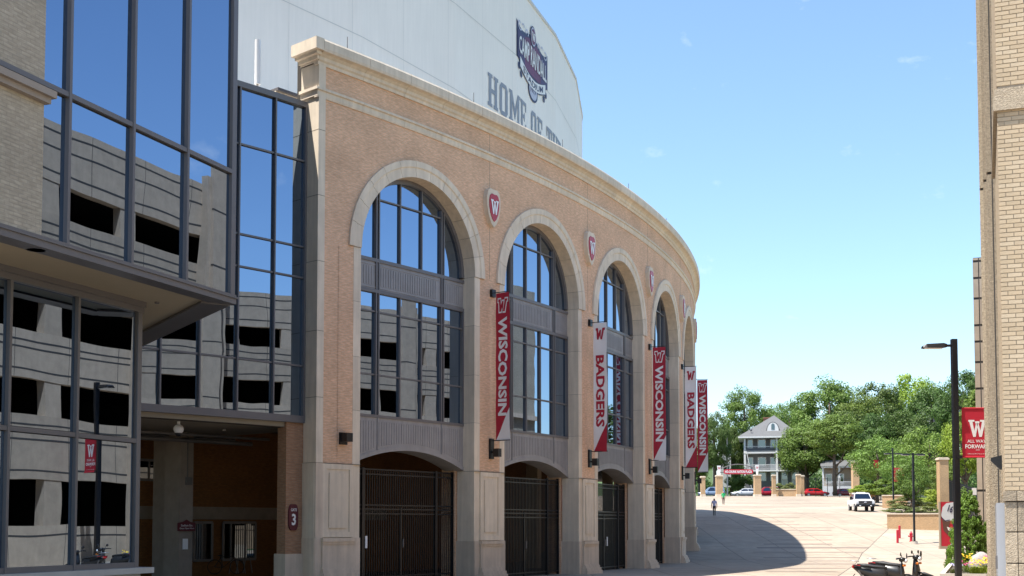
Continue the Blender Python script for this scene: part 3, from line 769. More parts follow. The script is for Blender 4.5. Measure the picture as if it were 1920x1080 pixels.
mb = MB(); disc(mb, 0, 1.62, .44, .62, em(3)); mb.build('emblem_seal', M_NAVY, eo); mb = MB(); disc(mb, 0, -1.55, .72, .62, em(1.5)); mb.build('emblem_seal', M_NAVY, eo)
mb = MB(); disc(mb, 0, 1.62, .37, .54, em(4)); mb.build('emblem_seal_face', M_SILV, eo); mb = MB(); disc(mb, 0, -1.57, .58, .48, em(2.4)); mb.build('emblem_seal_face', M_SILV, eo)
mb = MB(); disc(mb, 0, 1.62, .30, .46, em(5)); mb.build('emblem_crest', M_PLUM, eo)
mb = MB(); add_slab(mb, 'W', em(6), -.25, 1.36, .5, .5)
add_text(mb, 'CAMP RANDALL', em(4), 4.2, .95, 0, .38, .02, warp=lambda x, y: (x, y + .22 * (math.cos(x / 2.2 * math.pi / 2)) * (1 if y > 0 else .0) - .1))
mb.build('emblem_lettering', M_CLOTHW, eo)
mb = MB(); add_text(mb, 'STADIUM', em(4), 3.0, .36, 0, 0, .015, warp=lambda x, y: (x, y + rib(x)))
add_text(mb, '1917', em(4), .8, .26, 0, -1.57, .01); mb.build('ribbon_lettering', M_NAVY, eo)
mb = MB()
for sg in (-1, 1):
    for z in (-1.0, -1.35): disc(mb, sg * (2.05 - (z + 1) * -.9), z + .05, .16, .2, em(1), 12)
mb.build('emblem_curl', M_NAVY, eo)
# lightning rods on the cornice
for s in (-3.0, 2.6, 8.2, 14.5, 20.5):
    mb = MB(); p = cyl(s, 14.92, .1); mb.tube([p, (p[0], p[1], p[2] + .8)], .018, 5); mb.build('lightning_rod', M_ALU, st)
# ------------------------------------------------------------------ glass link left of the end pier, over the open undercroft
lk = thing('glass_link_building', cyl(SL - 4, 0, 3), 'blue reflective glass curtain wall over a dark undercroft beside the brick end pier', 'building')
LD = .5
def spx(px, d):
    lo, hi = -40.0, 10.0
    for _ in range(60):
        m = (lo + hi) / 2; p = cyl(m, 0, d)
        if p[1] <= 0 or p[0] / p[1] * FP + 960 < px: lo = m
        else: hi = m
    return lo
ML = [spx(px, LD) for px in (130, 196, 250, 295, 369, 440, 508)] + [SL - .02]
ZL = [4.68, 6.07, 8.48, 9.33, 11.70, 13.22]
fr = MB()
for k, s in enumerate(ML):
    e = .032 if k < len(ML) - 1 else .05
    cbox(fr, s - e, s + e * .3, ZL[0] - .1, ZL[-1] + .1, LD - .09, LD + .06)
for z in ZL[1:-1]: cbox(fr, ML[0], ML[-1], z - .024, z + .024, LD - .05, LD + .06, 7)
cbox(fr, ML[0], ML[-1], ZL[0] - .16, ZL[0] + .03, LD - .10, LD + .06, 7); cbox(fr, ML[0], ML[-1], ZL[-1] - .03, ZL[-1] + .12, LD - .10, LD + .3, 7)
fo = fr.build('curtain_wall_frame', M_ALU, lk)
for a, b2 in zip(ML, ML[1:]):
    for z0, z1 in zip(ZL, ZL[1:]):
        mb = MB(); cpane(mb, [(a + .01, z0 + .03), (b2 - .04, z0 + .03), (b2 - .04, z1 - .03), (a + .01, z1 - .03)], a, b2, LD, .014); mb.build('pane', M_GLASSL, fo)
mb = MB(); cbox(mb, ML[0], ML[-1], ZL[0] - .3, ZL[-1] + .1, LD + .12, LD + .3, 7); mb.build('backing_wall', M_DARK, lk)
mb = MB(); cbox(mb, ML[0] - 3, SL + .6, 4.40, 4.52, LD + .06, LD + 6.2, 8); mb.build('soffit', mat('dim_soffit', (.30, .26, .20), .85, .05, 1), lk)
# brick return wall with stone base under the link
s0 = spx(535, LD)
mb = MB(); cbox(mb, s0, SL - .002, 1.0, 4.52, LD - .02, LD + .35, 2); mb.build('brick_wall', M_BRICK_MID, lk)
mb = MB(); cbox(mb, s0 - .05, SL - .001, -.1, 1.0, LD - .08, LD + .4, 2); mb.build('stone_base', M_STONE2, lk)
# undercroft: back wall with band and windows, column, low ceiling gear
D0 = 7.0
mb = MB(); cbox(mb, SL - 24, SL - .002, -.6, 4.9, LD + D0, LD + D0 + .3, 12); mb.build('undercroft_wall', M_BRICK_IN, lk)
mb = MB(); cbox(mb, SL - 24, SL + 12, 1.95, 2.35, LD + D0 - .05, LD + D0 - .003, 16); mb.build('stone_band', mat('column_concrete', (.24, .20, .165), .9, .12, 2, .2, 30), lk)
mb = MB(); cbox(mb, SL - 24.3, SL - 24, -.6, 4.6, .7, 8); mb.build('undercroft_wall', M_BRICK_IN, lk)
cs0, cs1 = spx(337, 4.2), spx(362, 4.2)
col = MB(); cbox(col, cs0, cs1, -.6, 4.42, 4.2, 5.0); co = col.build('column', mat('column_concrete', (.24, .20, .165), .9, .12, 2, .2, 30), lk)
mb = MB(); cbox(mb, spx(308, 5.6), spx(339, 5.6), -.6, 4.42, 5.6, 6.2); mb.build('column_flank', MATS['column_concrete'], lk)  # shadowed flank of the column, built as a block set back to darken
mb = MB(); s = spx(351, 4.2); cbox(mb, s - .08, s + .12, 2.9, 3.12, 4.12, 4.2); cbox(mb, s - .02, s + .0, 3.12, 4.4, 4.17, 4.2); mb.build('junction_box', M_ALU, co)
for pa, pb, z0, z1, pr in ((256, 296, 3.15, 3.75, (276,)), (362, 396, .65, 1.85, (377,)), (417, 477, .65, 1.85, (431, 458))):
    s0, s1 = spx(pa, LD + D0), spx(pb, LD + D0)
    mb = MB(); dd = LD + D0
    for q in (s0, s1): cbox(mb, q - .04, q + .04, z0, z1, dd - .1, dd - .052)
    for q in pr: q = spx(q, dd); cbox(mb, q - .03, q + .03, z0, z1, dd - .1, dd - .052)
    for z in (z0, z1): cbox(mb, s0, s1, z - .04, z + .04, dd - .105, dd - .052)
    f = mb.build('window', M_ALU, lk)
    qs = [s0] + [spx(q, dd) for q in pr] + [s1]
    for a, b2 in zip(qs, qs[1:]):
        mb = MB(); cpane(mb, [(a, z0), (b2, z0), (b2, z1), (a, z1)], a, b2, dd - .075, .01); mb.build('pane', M_GLASSF, f)
for k, (z, d) in enumerate(((4.25, 3.2), (4.15, 4.0), (4.3, 4.8))):
    mb = MB(); pts = [cyl(SL - 9 + j * 1.0, z, d) for j in range(11)]; mb.tube(pts, .06 + .03 * (k == 1), 8); mb.build('ceiling_pipe', M_ALU, lk, smooth=True)
for px, d in ((337, 3.2), (419, 2.6)):
    s = spx(px, d); p = cyl(s, 4.36, d); mb = MB(); mb.tube([(p[0], p[1], zk(4.395)), (p[0], p[1], zk(4.37))], .07, 8); mb.build('downlight', M_WHITEP, lk)
# stair tower stub with stone cap behind the link roof
s0, s1 = spx(547, 2.4), SL + .3
mb = MB(); cbox(mb, s0, s1, 13.0, 14.18, 2.2, 3.2); mb.build('roof_stub', M_STONE, lk); mb = MB(); cbox(mb, s0 - .05, s1, 14.18, 14.26, 2.1, 3.3); mb.build('stub_cap', M_ALU, lk)
an = thing('roof_antenna', cyl(spx(474, 1.2), 13.2, 1.2), 'white tube antenna standing on the blue glass link roof', 'antenna')
p = an.location; mb = MB(); mb.tube([p + Vector((0, 0, -.1)), p + Vector((0, 0, .8))], .045, 8); mb.build('mast', M_CONCL, an, True)
mb = MB(); mb.tube([p + Vector((0, 0, .8)), p + Vector((0, 0, 2.65))], .125, 12); mb.build('radome', M_WHITEP, an)
t = -.69; p = Vector(face_pt(t, 23.3, 0))
fl = thing('wall_floodlight', p, 'white box floodlight on the white stand wall, at the top edge of the photo', 'floodlight')
nr = Vector((math.cos(t), math.sin(t), 0)); tg = Vector((-nr.y, nr.x, 0))
mb = MB(); mb.bar(p, p + nr * .35, .12); mb.build('bracket', M_WHITEP, fl)
mb = MB(); mb.bar(p + nr * .3 - Vector((0, 0, .25)) - tg * .28, p + nr * .3 - Vector((0, 0, .25)) + tg * .28, .4, .5); mb.build('housing', M_CLOTHW, fl, bevel=.02)
cm = thing('dome_camera', cyl(spx(333, 1.2), 4.40, 1.2), 'white dome security camera hanging under the glass link', 'camera')
p = cm.location; mb = MB(); mb.tube([p, p - Vector((0, 0, .18))], .06, 8); mb.build('stem', M_CLOTHW, cm); mb = MB(); mb.ell(p - Vector((0, 0, .30)), (.2, .2, .19)); mb.build('housing', M_CLOTHW, cm, True)
mb = MB(); mb.ell(p - Vector((0, 0, .46)), (.13, .13, .12)); mb.build('dome', M_BLACK, cm, True)

# ------------------------------------------------------------------ left glass building with its overhanging upper box
gb = thing('glass_office_building', DN(18, -16.8, 0), 'glass building with an overhanging upper box and grey mullions at the left edge', 'building')
NO, NL = -15.0, -16.8
DC = DV.dot(Vector((-6.04, 26, 0)))          # far corner of the overhang
ZSOF = 6.50
D_L = 4.0                                    # runs on out of the frame towards the camera
def wframe(mb, d0, d1, z0, z1, n, w=.06, dp=.09): dnbox(mb, d0, d1, n - .05, n + dp, z0, z1)
mul = [dpx(x, NO) for x in (111, 234, 338)]
dbr = dpx(64, NO)
up = MB()
ZT = 9.36
for d in mul: wframe(up, d - .033, d + .033, ZSOF + .2, 34.0, NO)
for d in (7.2, 9.6, 12.0, 14.4): pass
wframe(up, DC - .10, DC + .06, ZSOF + .2, 34.0, NO, dp=.07)
wframe(up, D_L, DC - .1, ZT - .045, ZT + .045, NO, dp=.075)
fo = up.build('upper_frame', M_ALU, gb)
ds = [dbr] + mul + [DC - .1]
for a, b2 in zip(ds, ds[1:]):
    for z0, z1 in ((ZSOF + .2, ZT - .06), (ZT + .06, 14.2), (14.3, 20), (20.1, 34.0)):
        mb = MB(); dnbox(mb, a + .01, b2 - .01, NO - .02, NO, z0, z1); mb.build('pane', M_GLASSL, fo)
mb = MB(); dnbox(mb, D_L, DC + .07, NO - .3, NO + .10, ZSOF, ZSOF + .2); dnbox(mb, D_L, DC + .10, NO - .3, NO + .13, ZSOF + .12, ZSOF + .155); mb.build('fascia', M_ALU, gb)
# tan brick panel left of the glass, with a stone ledge
bt = MB(); p = [DN(D_L, NO + .04, 0), DN(dbr, NO + .04, 0), DN(dbr, NO - .3, 0)]
for z0, z1 in ((ZSOF + .2, 34.0),):
    bt.poly([(p[0][0], p[0][1], z0), (p[1][0], p[1][1], z0), (p[1][0], p[1][1], z1), (p[0][0], p[0][1], z1)], [(D_L, z0), (dbr, z0), (dbr, z1), (D_L, z1)])
    bt.poly([(p[1][0], p[1][1], z0), (p[2][0], p[2][1], z0), (p[2][0], p[2][1], z1), (p[1][0], p[1][1], z1)], [(0, z0), (.34, z0), (.34, z1), (0, z1)])
bt.build('brick_panel', M_BRICK_TAN, gb)
mb = MB(); dnbox(mb, D_L, dbr + .09, NO + .02, NO + .24, 9.10, 9.22); dnbox(mb, D_L, dbr + .04, NO + .02, NO + .16, 9.0, 9.10); mb.build('stone_ledge', mat('ledge_stone', (.33, .28, .235), .8, .1, 2), gb)
# body of the overhang: soffit, oblique end face
A = Vector((-6.04, 26, 0)) + DV * .07; Bv = A + Vector((-.526, .85, 0)) * 26; C_ = Vector(DN(D_L, NO - .3, 0)); Dn = Vector(DN(D_L, NO - 20, 0))
A = Vector(DN(DC + .06, NO - .06, 0))
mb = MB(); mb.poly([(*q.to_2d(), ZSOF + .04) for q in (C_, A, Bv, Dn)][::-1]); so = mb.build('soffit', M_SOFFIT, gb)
mb = MB(); mb.poly([(A.x, A.y, ZSOF), (Bv.x, Bv.y, ZSOF), (Bv.x, Bv.y, 34), (A.x, A.y, 34)]); mb.build('end_wall', M_ALU, gb)
mb = MB()
e = Vector((-.526, .85, 0)).normalized(); ni = Vector((-e.y, e.x, 0))
for o0, o1, z0, z1 in ((0, .30, ZSOF - .02, ZSOF + .03), (.30, .62, ZSOF - .02, ZSOF + .03)):
    q = [A + ni * o0, Bv + ni * o0, Bv + ni * o1, A + ni * o1]
    mb.box8([(*k.to_2d(), z0) for k in q] + [(*k.to_2d(), z1) for k in q])
mb.build('soffit_edge_trim', M_ALU, gb)
mb = MB(); mb.poly([(*q.to_2d(), 34) for q in (C_, A, Bv, Dn)]); mb.poly([(*C_.to_2d(), ZSOF), (*Dn.to_2d(), ZSOF), (*Dn.to_2d(), 34), (*C_.to_2d(), 34)]); mb.build('upper_body', M_DARK, gb)  # height above the view is added, to shade the street and end pier
mb = MB(); dnbox(mb, D_L, DC, NO - .4, NO - .31, ZSOF + .05, 34); mb.build('backing_wall', M_DARK, gb)
for px, py in ((58, 460), (289, 563)):
    D = (ZSOF + .04 - EYE) * FP / (HOR - py); x = (px - 960) / FP * D
    mb = MB(); mb.tube([(x, D, ZSOF + .05), (x, D, ZSOF + .0)], .16 if px < 100 else .05, 14); mb.build('downlight' if px < 100 else 'sprinkler', M_BLACK if px < 100 else M_ALU, gb)
# lower storey glass wall, set back
DE = dpx(257, NL); ZB = .87
lm = [dpx(x, NL) for x in (-150, 8, 137)]; zm = 3.55; zh = 6.42
lo = MB()
for d in lm: dnbox(lo, d - .032, d + .032, NL - .05, NL + .08, ZB, zh)
dnbox(lo, DE - .13, DE, NL - .05, NL + .07, ZB, zh); dnbox(lo, lm[0], DE - .13, NL - .05, NL + .065, zm - .045, zm + .045)
dnbox(lo, lm[0], DE - .13, NL - .05, NL + .065, ZB, ZB + .11)
dnbox(lo, lm[0], DE + .02, NL - .05, NL + .10, zh - .12, zh); dnbox(lo, lm[0], DE + .04, NL - .05, NL + .14, zh, zh + .13)
fo = lo.build('lower_frame', M_ALU, gb)
ds = lm + [DE - .13]
for a, b2 in zip(ds, ds[1:]):
    for z0, z1 in ((ZB + .11, zm - .06), (zm + .06, zh - .12)):
        mb = MB(); dnbox(mb, a + .04, b2 - .04, NL - .02, NL, z0, z1); mb.build('pane', M_GLASSL, fo)
mb = MB(); dnbox(mb, lm[0], DE + .25, NL - .1, NL + .28, ZB - .12, ZB); mb.build('window_sill', M_CONCL, gb)
mb = MB(); dnbox(mb, lm[0], DE, NL - .3, NL + .12, -.1, ZB - .12); mb.build('base_wall', M_CONCL, gb)
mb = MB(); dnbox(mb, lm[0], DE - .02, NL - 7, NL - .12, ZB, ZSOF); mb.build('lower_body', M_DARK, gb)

# ------------------------------------------------------------------ right: precast parking structure, seen edge-on and in the reflections
gg = thing('parking_garage', DN(19.5, .3, 0), 'tan brick and rough precast concrete parking structure at the right edge', 'building')
NF = .95; GD0, GD1 = 24.5, 84.0
ZG = 16.3
bands = [(-.1, 1.75), (3.55, 6.06), (7.45, 9.35), (10.8, 12.9), (14.1, ZG)]
for z0, z1 in bands:
    mb = MB(); dnbox(mb, GD0, GD1, NF, NF + .35, z0, z1)
    o = mb.build('spandrel', M_CONC, gg)
    for zz in ([z1 - .42] if z0 < 0 else ([z0 + .32, z1 - .42, (z0 + z1) / 2 + .25] if z1 < ZG else [z0 + .35, z1 - .35, z1 - .95])):
        mb = MB(); dnbox(mb, GD0, GD1, NF - .004, NF + .02, zz, zz + .07); mb.build('groove', M_GROOVE, o)
    k = GD0 + 3
    while k < GD1:
        mb = MB(); dnbox(mb, k, k + .02, NF - .003, NF + .02, z0, z1); mb.build('joint', M_GROOVE, o); k += 3.0
pk = [24.9, 29.6, 34.3, 38.65, 46.3, 51.0, 55.7, 60.4, 67.0, 71.7, 76.4]
for k, d in enumerate(pk):
    for (a0, z0), (z1, a1) in zip(bands, [b for b in bands[1:]]):
        mb = MB(); dnbox(mb, d - .45, d + .45, NF + .02, NF + .4, z0, z1); mb.build('pier', M_CONC, gg)
for k, d in enumerate((44.0, 63.8)):      # projecting piers that step above the parapet
    mb = MB(); dnbox(mb, d - .8, d + .8, NF - .35, NF, -.1, ZG + .35); dnbox(mb, d - .55, d + .55, NF - .5, NF - .35, -.1, ZG + .9)
    for z in (1.9, 5.7, 9.0, 12.4, 15.3): pass
    o = mb.build('projecting_pier', M_CONC, gg)
    for z in (3.4, 6.2, 9.5, 12.8, 15.2): mb = MB(); dnbox(mb, d - .56, d + .56, NF - .505, NF - .4, z, z + .07); mb.build('groove', M_GROOVE, o)
for z in (1.6, 5.2, 8.6, 12.0, 15.0):
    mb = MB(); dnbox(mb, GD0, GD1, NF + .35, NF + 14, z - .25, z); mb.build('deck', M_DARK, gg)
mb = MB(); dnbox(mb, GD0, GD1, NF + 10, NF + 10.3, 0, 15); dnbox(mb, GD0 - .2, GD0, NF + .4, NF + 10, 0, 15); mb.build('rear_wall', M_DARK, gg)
# far brick tower with concrete edge panels
TB0, TB1 = dpx(1855, -.02) if False else 78.5, 79.5
mb = MB()
x0 = bx(1832.5, 1); 
def n_at(px, d): a = (px - 960) / FP; return d * (a * DV.y - DV.x) / (DV.y + a * DV.x)
nb0, nb1 = n_at(1832.5, TB0), n_at(1857, TB0)
ztb = zat(478, DN(TB0, nb0, 0)[1])
hs = []; z = -.1
edges_ = [-1.2, .6] + [zat(v, DN(TB0, nb0, 0)[1]) for v in (920, 828, 789, 728, 678, 639, 608, 557, 518, 486, 478)]
mb = MB(); dnbox(mb, TB0 + .03, TB1, nb0 + .03, nb1 + 3.5, -.1, ztb - .03); mb.build('tower_core', M_GROOVE, gg)
nm = n_at(1843.5, TB0)
for z0, z1 in zip(edges_, edges_[1:]):
    for a, b2 in ((nb0, nm - .03), (nm + .03, nb1 + .4)):
        mb = MB(); dnbox(mb, TB0, TB1, a, b2, z0 + .07, z1 - .07); mb.build('concrete_panel', mat('tower_concrete', (.345, .285, .22), .9, .14, 1.2, .3, 30), gg)
tb = MB()
q = [DN(GD1 - 4.5, NF - .45, 0), DN(GD1 + .5, NF - .45, 0), DN(GD1 + .5, NF + 5, 0)]
for a, b2, u0, u1 in ((q[0], q[1], 0, 5), (q[1], q[2], 5, 10.5)):
    tb.poly([(a[0], a[1], 0), (b2[0], b2[1], 0), (b2[0], b2[1], ZG + 4), (a[0], a[1], ZG + 4)], [(u0, 0), (u1, 0), (u1, ZG + 4), (u0, ZG + 4)])
tb.build('brick_tower', M_BRICK_TAN, gg)
mb = MB(); dnbox(mb, GD1 - 4.6, GD1 + .7, NF - .7, NF - .455, 10.0, 10.35); mb.build('tower_ledge', M_STONE2, gg)
# near brick tower at the right edge: single bricks on the face that looks at the camera
TA = 19.5; nA = .306
mb = MB(); dnbox(mb, TA + .07, 23.4, nA + .06, 4.0, -.1, 14); mb.build('tower_core', mat('tan_mortar', (.34, .29, .23), .9, .1, 8), gg)
BH, BW, MJ = .0677, .203, .010
bme = {}
def brick_mesh(wd, k, m):
    if (wd, k) in bme: return bme[(wd, k)]
    rr = random.Random(k); b = LMB()
    b.box8([(0, 0, 0), (wd, 0, 0), (wd, .07, 0), (0, .07, 0), (0, 0, BH - MJ), (wd, 0, BH - MJ), (wd, .07, BH - MJ), (0, .07, BH - MJ)])
    o = b.build('brick', m, gg, bevel=.0025); bme[(wd, k)] = o.data; bpy.data.objects.remove(o); return bme[(wd, k)]
MB_TAN = [mat('single_brick_%s' % nme, c, .85, .07, 9, .3, 120) for nme, c in (('sand', (.47, .37, .25)), ('buff', (.44, .345, .23)), ('pale', (.49, .395, .275)))]
zA0, zA1 = 2.27, 9.9
nrow = int((zA1 - zA0) / BH)
ang = math.atan2(NV.y, NV.x)
mnt = MB(); dnbox(mnt, TA + .012, TA + .07, nA + .012, 1.6, zA0, 14); mnt.build('mortar', mat('tan_mortar', (.35, .30, .235), .9, .1, 8), gg)
cnt = 0
for r in range(nrow):
    z = zA0 + r * BH + MJ / 2
    if 7.97 < z < 8.34: continue
    off = -(BW / 2) * (r % 2); x = off
    while x < .36:
        a = max(x, 0); b2 = min(x + BW - MJ, .62)
        if b2 - a > .04 and cnt < 300:
            kk = random.randrange(3); wd = round(b2 - a, 3)
            o = bpy.data.objects.new('brick', brick_mesh(wd, kk, MB_TAN[kk])); COL.objects.link(o); o.parent = gg; cnt += 1
            p = Vector(DN(TA + random.uniform(-.002, .002), nA + a, z)) - wpos(gg); o.location = p; o.rotation_euler = (0, 0, ang)
        x += BW
# courses further up and on the receding side, joined
mb = MB()
for r in range(int((14 - 2.27) / BH)):
    z = zA0 + r * BH + MJ / 2; x = TA + .004 + (BW / 2 if r % 2 else 0)
    while x < 23.2:
        dnbox(mb, x, x + BW * 1.0 - MJ, nA, nA + .05, z, z + BH - MJ); x += BW * 4 if False else BW
    if z > zA1 or True:
        x = BW * 3 + (-BW / 2 if r % 2 else 0)
        while x < 1.5: dnbox(mb, TA, TA + .06, nA + x, nA + x + BW - MJ, z, z + BH - MJ); x += BW
mb.build('brick_courses', MB_TAN[0], gg, kind='stuff')
# stone ledge and block base of the near tower
mb = MB(); q0, q1 = TA - .10, 23.4
for z0, z1, o in ((7.98, 8.20, .06), (8.20, 8.32, .035)):
    dnbox(mb, TA - o, 23.3, nA - o * .9, 1.7, z0, z1)
mb.build('stone_ledge', M_AGG, gg)
zb = [-.1, .28, .74, 1.20, 1.66, 2.11, 2.27]
for z0, z1 in zip(zb, zb[1:]):
    for a, b2 in ((0, .155), (.163, .75), (.758, 1.7)):
        o = .02 if z1 < 2.2 else .05
        mb = MB(); dnbox(mb, TA - o, TA + .3, nA - (.0 if a else o * .5) + a, nA + b2, z0 + .008, z1 - .008); mb.build('stone_block', M_AGG, gg, bevel=.006)
mb = MB(); dnbox(mb, TA + .01, TA + .3, nA + .01, 1.7, -.1, 2.27); mb.build('base_core', M_GROOVE, gg)
# ribbed concrete buttress between near tower and lamp
for k, (d, px) in enumerate(((24.9, 1848.5), (24.3, 1855.5), (23.8, 1862.0))):
    n0 = n_at(px, d); mb = MB()
    dnbox(mb, d, d + .7, n0, n0 + 1.3, -.1, 8.2); mb.build('buttress', M_AGG, gg)
    mb = MB(); dnbox(mb, d, d + .7, n0, n0 + 1.3, 8.25, 14.0); mb.build('buttress', M_AGG, gg)
    mb = MB(); dnbox(mb, d - .004, d + .1, n0 + .085, n0 + .105, -.1, 14); mb.build('buttress_groove', M_GROOVE, gg)
    mb = MB(); dnbox(mb, d + .03, d + .7, n0 + .02, n0 + 1.3, 8.2, 8.25); mb.build('buttress_joint', M_GROOVE, gg)
cabm = MB(); n0 = nA - .10
dnbox(cabm, 19.9, 22.4, n0 - .02, nA, .2, 2.10); cab = thing('utility_cabinet', DN(21, n0, .2), 'grey metal utility cabinet on the side of the tan brick tower', 'cabinet')
cabm.build('cabinet_body', mat('cabinet_grey', (.36, .38, .42), .5, .05, 1.5), cab)
mb = MB(); dnbox(mb, 19.95, 20.0, n0 - .05, n0 - .02, 1.1, 1.3); mb.build('handle', M_ALU, cab)
mb = MB(); dnbox(mb, 21.2, 21.22, n0 - .025, n0 - .019, .25, 2.1); mb.build('door_seam', M_GROOVE, cab)
wl = thing('wedge_wall_light', DN(22.0, .2, 2.9), 'black wedge wall light on the ribbed concrete of the right tower', 'wall light')
px_ = lambda px, d: n_at(px, d)
d = 22.0; na, nb_ = px_(1859, d), px_(1881.5, d); zt_, zm_, zb_ = zat(853, DN(d, na, 0)[1]), zat(862, DN(d, na, 0)[1]), zat(880, DN(d, na, 0)[1])
mb = MB(); P4 = [(na, zm_ - .02), (na, zm_ + .03), (nb_, zt_), (nb_, zb_), (nb_ - .05, zb_)]
mb.prism(P4, lambda x, y, k: DN(d + k, x, y), 0, .3); mb.build('housing', M_BLACK, wl)

# ------------------------------------------------------------------ crests, wall lamps, banners, gate signs
M_CRED = mat('crest_red', (.42, .015, .03), .35, .05, 3)
crest_txt = ['largest, left of the second arch', 'between second and third arches', 'between third and fourth arches',
             'seen nearly edge-on', 'farthest, only a sliver']
for i in range(5):
    c = (i + .5) * BAY; z0 = 11.88
    th = thing('wall_crest', cyl(c, z0, 0), 'white W on a red stone-rimmed shield, ' + crest_txt[i], 'crest', 'W crests set in the brick between arches')
    def cr(k, dd): 
        def f(x, y, dp): return cyl(c + x * k, z0 + y * k, -dd - dp)
        return f
    H = [(0, .58), (.18, .60), (.30, .52), (.37, .30), (.36, .02), (.28, -.28), (.14, -.52), (0, -.63)]
    pts = H + [(-x, y) for x, y in reversed(H[1:-1])]
    mb = MB(); mb.prism(pts, cr(1, 0), .16, -.02); mb.build('stone_rim', M_STONE, th)
    mb = MB(); mb.prism(pts, cr(.72, .14), .045, 0); mb.build('red_shield', M_CRED, th)
    mb = MB(); add_slab(mb, 'W', lambda x, y: cyl(c + x, z0 + y, -.20), -.21, -.22, .42, .46); 
    mb.build('letter', M_WHITEP, th)
lamp_txt = ['on the end pier left of the first gate', 'on the pier left of the second gate, below a red banner', 'on the pier left of the third gate, below a white banner',
            'on the pier left of the fourth gate, below a red banner', 'on the fifth pier, below the farther white banner', 'on the sixth pier, farthest along the wall']
for i in range(6):
    c = (i - .5) * BAY + (.05 if i else .18); z0 = 4.02
    th = thing('wall_lamp', cyl(c, z0, 0), 'black box wall lamp ' + lamp_txt[i], 'wall lamp', 'black wall lamps on the brick piers')
    if i == 0:
        mb = MB(); cbox(mb, c - .13, c + .13, z0 - .05, z0 + .28, -.06, -.0); mb.build('back_plate', M_BLACK, th)
        mb = MB(); cbox(mb, c - .11, c + .11, z0 + .02, z0 + .26, -.30, -.06); mb.build('housing', M_BLACKM, th)
    else:
        mb = MB(); cbox(mb, c - .10, c + .10, z0 - .16, z0 + .48, -.07, 0); mb.build('back_plate', M_BLACK, th)
        mb = MB(); cbox(mb, c - .04, c + .04, z0 + .02, z0 + .08, -.16, -.07); mb.build('arm', M_BLACK, th)
        mb = MB(); cbox(mb, c - .09, c + .09, z0 - .10, z0 + .16, -.36, -.16); mb.build('housing', M_BLACKM, th)
def motion_w(mb, fn, cx, cy, wd, hg, grow=0.0):
    """slanting block letter W as quads"""
    sk = .10 * wd
    def q(*pts): mb.poly([fn(cx + x * wd + (y) * sk, cy + y * hg) for x, y in pts])
    g = grow
    bars = [((-.5 - g, .5 + g), (-.28 + g * .5, .5 + g), (-.12 + g, -.5 - g), (-.32 - g, -.5 - g)), ((-.12 + g, -.5 - g), (-.22, .0), (-.06 - g, .34 + g), (.08 + g, .34 + g)),
            ((.12 + g, -.5 - g), (-.08 - g * .4, -.1), (-.06, .34 + g), (.10 + g, .34 + g)), ((.12 - g, -.5 - g), (.32 + g, -.5 - g), (.5 + g, .5 + g), (.26 - g * .5, .5 + g)),
            ((-.56 - g, .5 + g), (-.56 - g, .30 - g), (-.40, .30 - g), (-.40, .5 + g)), ((.44, .5 + g), (.44, .30 - g), (.58 + g, .30 - g), (.58 + g, .5 + g))]
    for k, b in enumerate(bars): q(*b)
ban_lab = ['red WISCONSIN banner, largest and nearest, beside the second arch', 'white BADGERS banner in front of the third arch, the larger of two', 'red WISCONSIN banner on the pier between third and fourth arches',
           'smaller white BADGERS banner, just left of the farthest red one', 'farthest red WISCONSIN banner, out against the sky and trees']
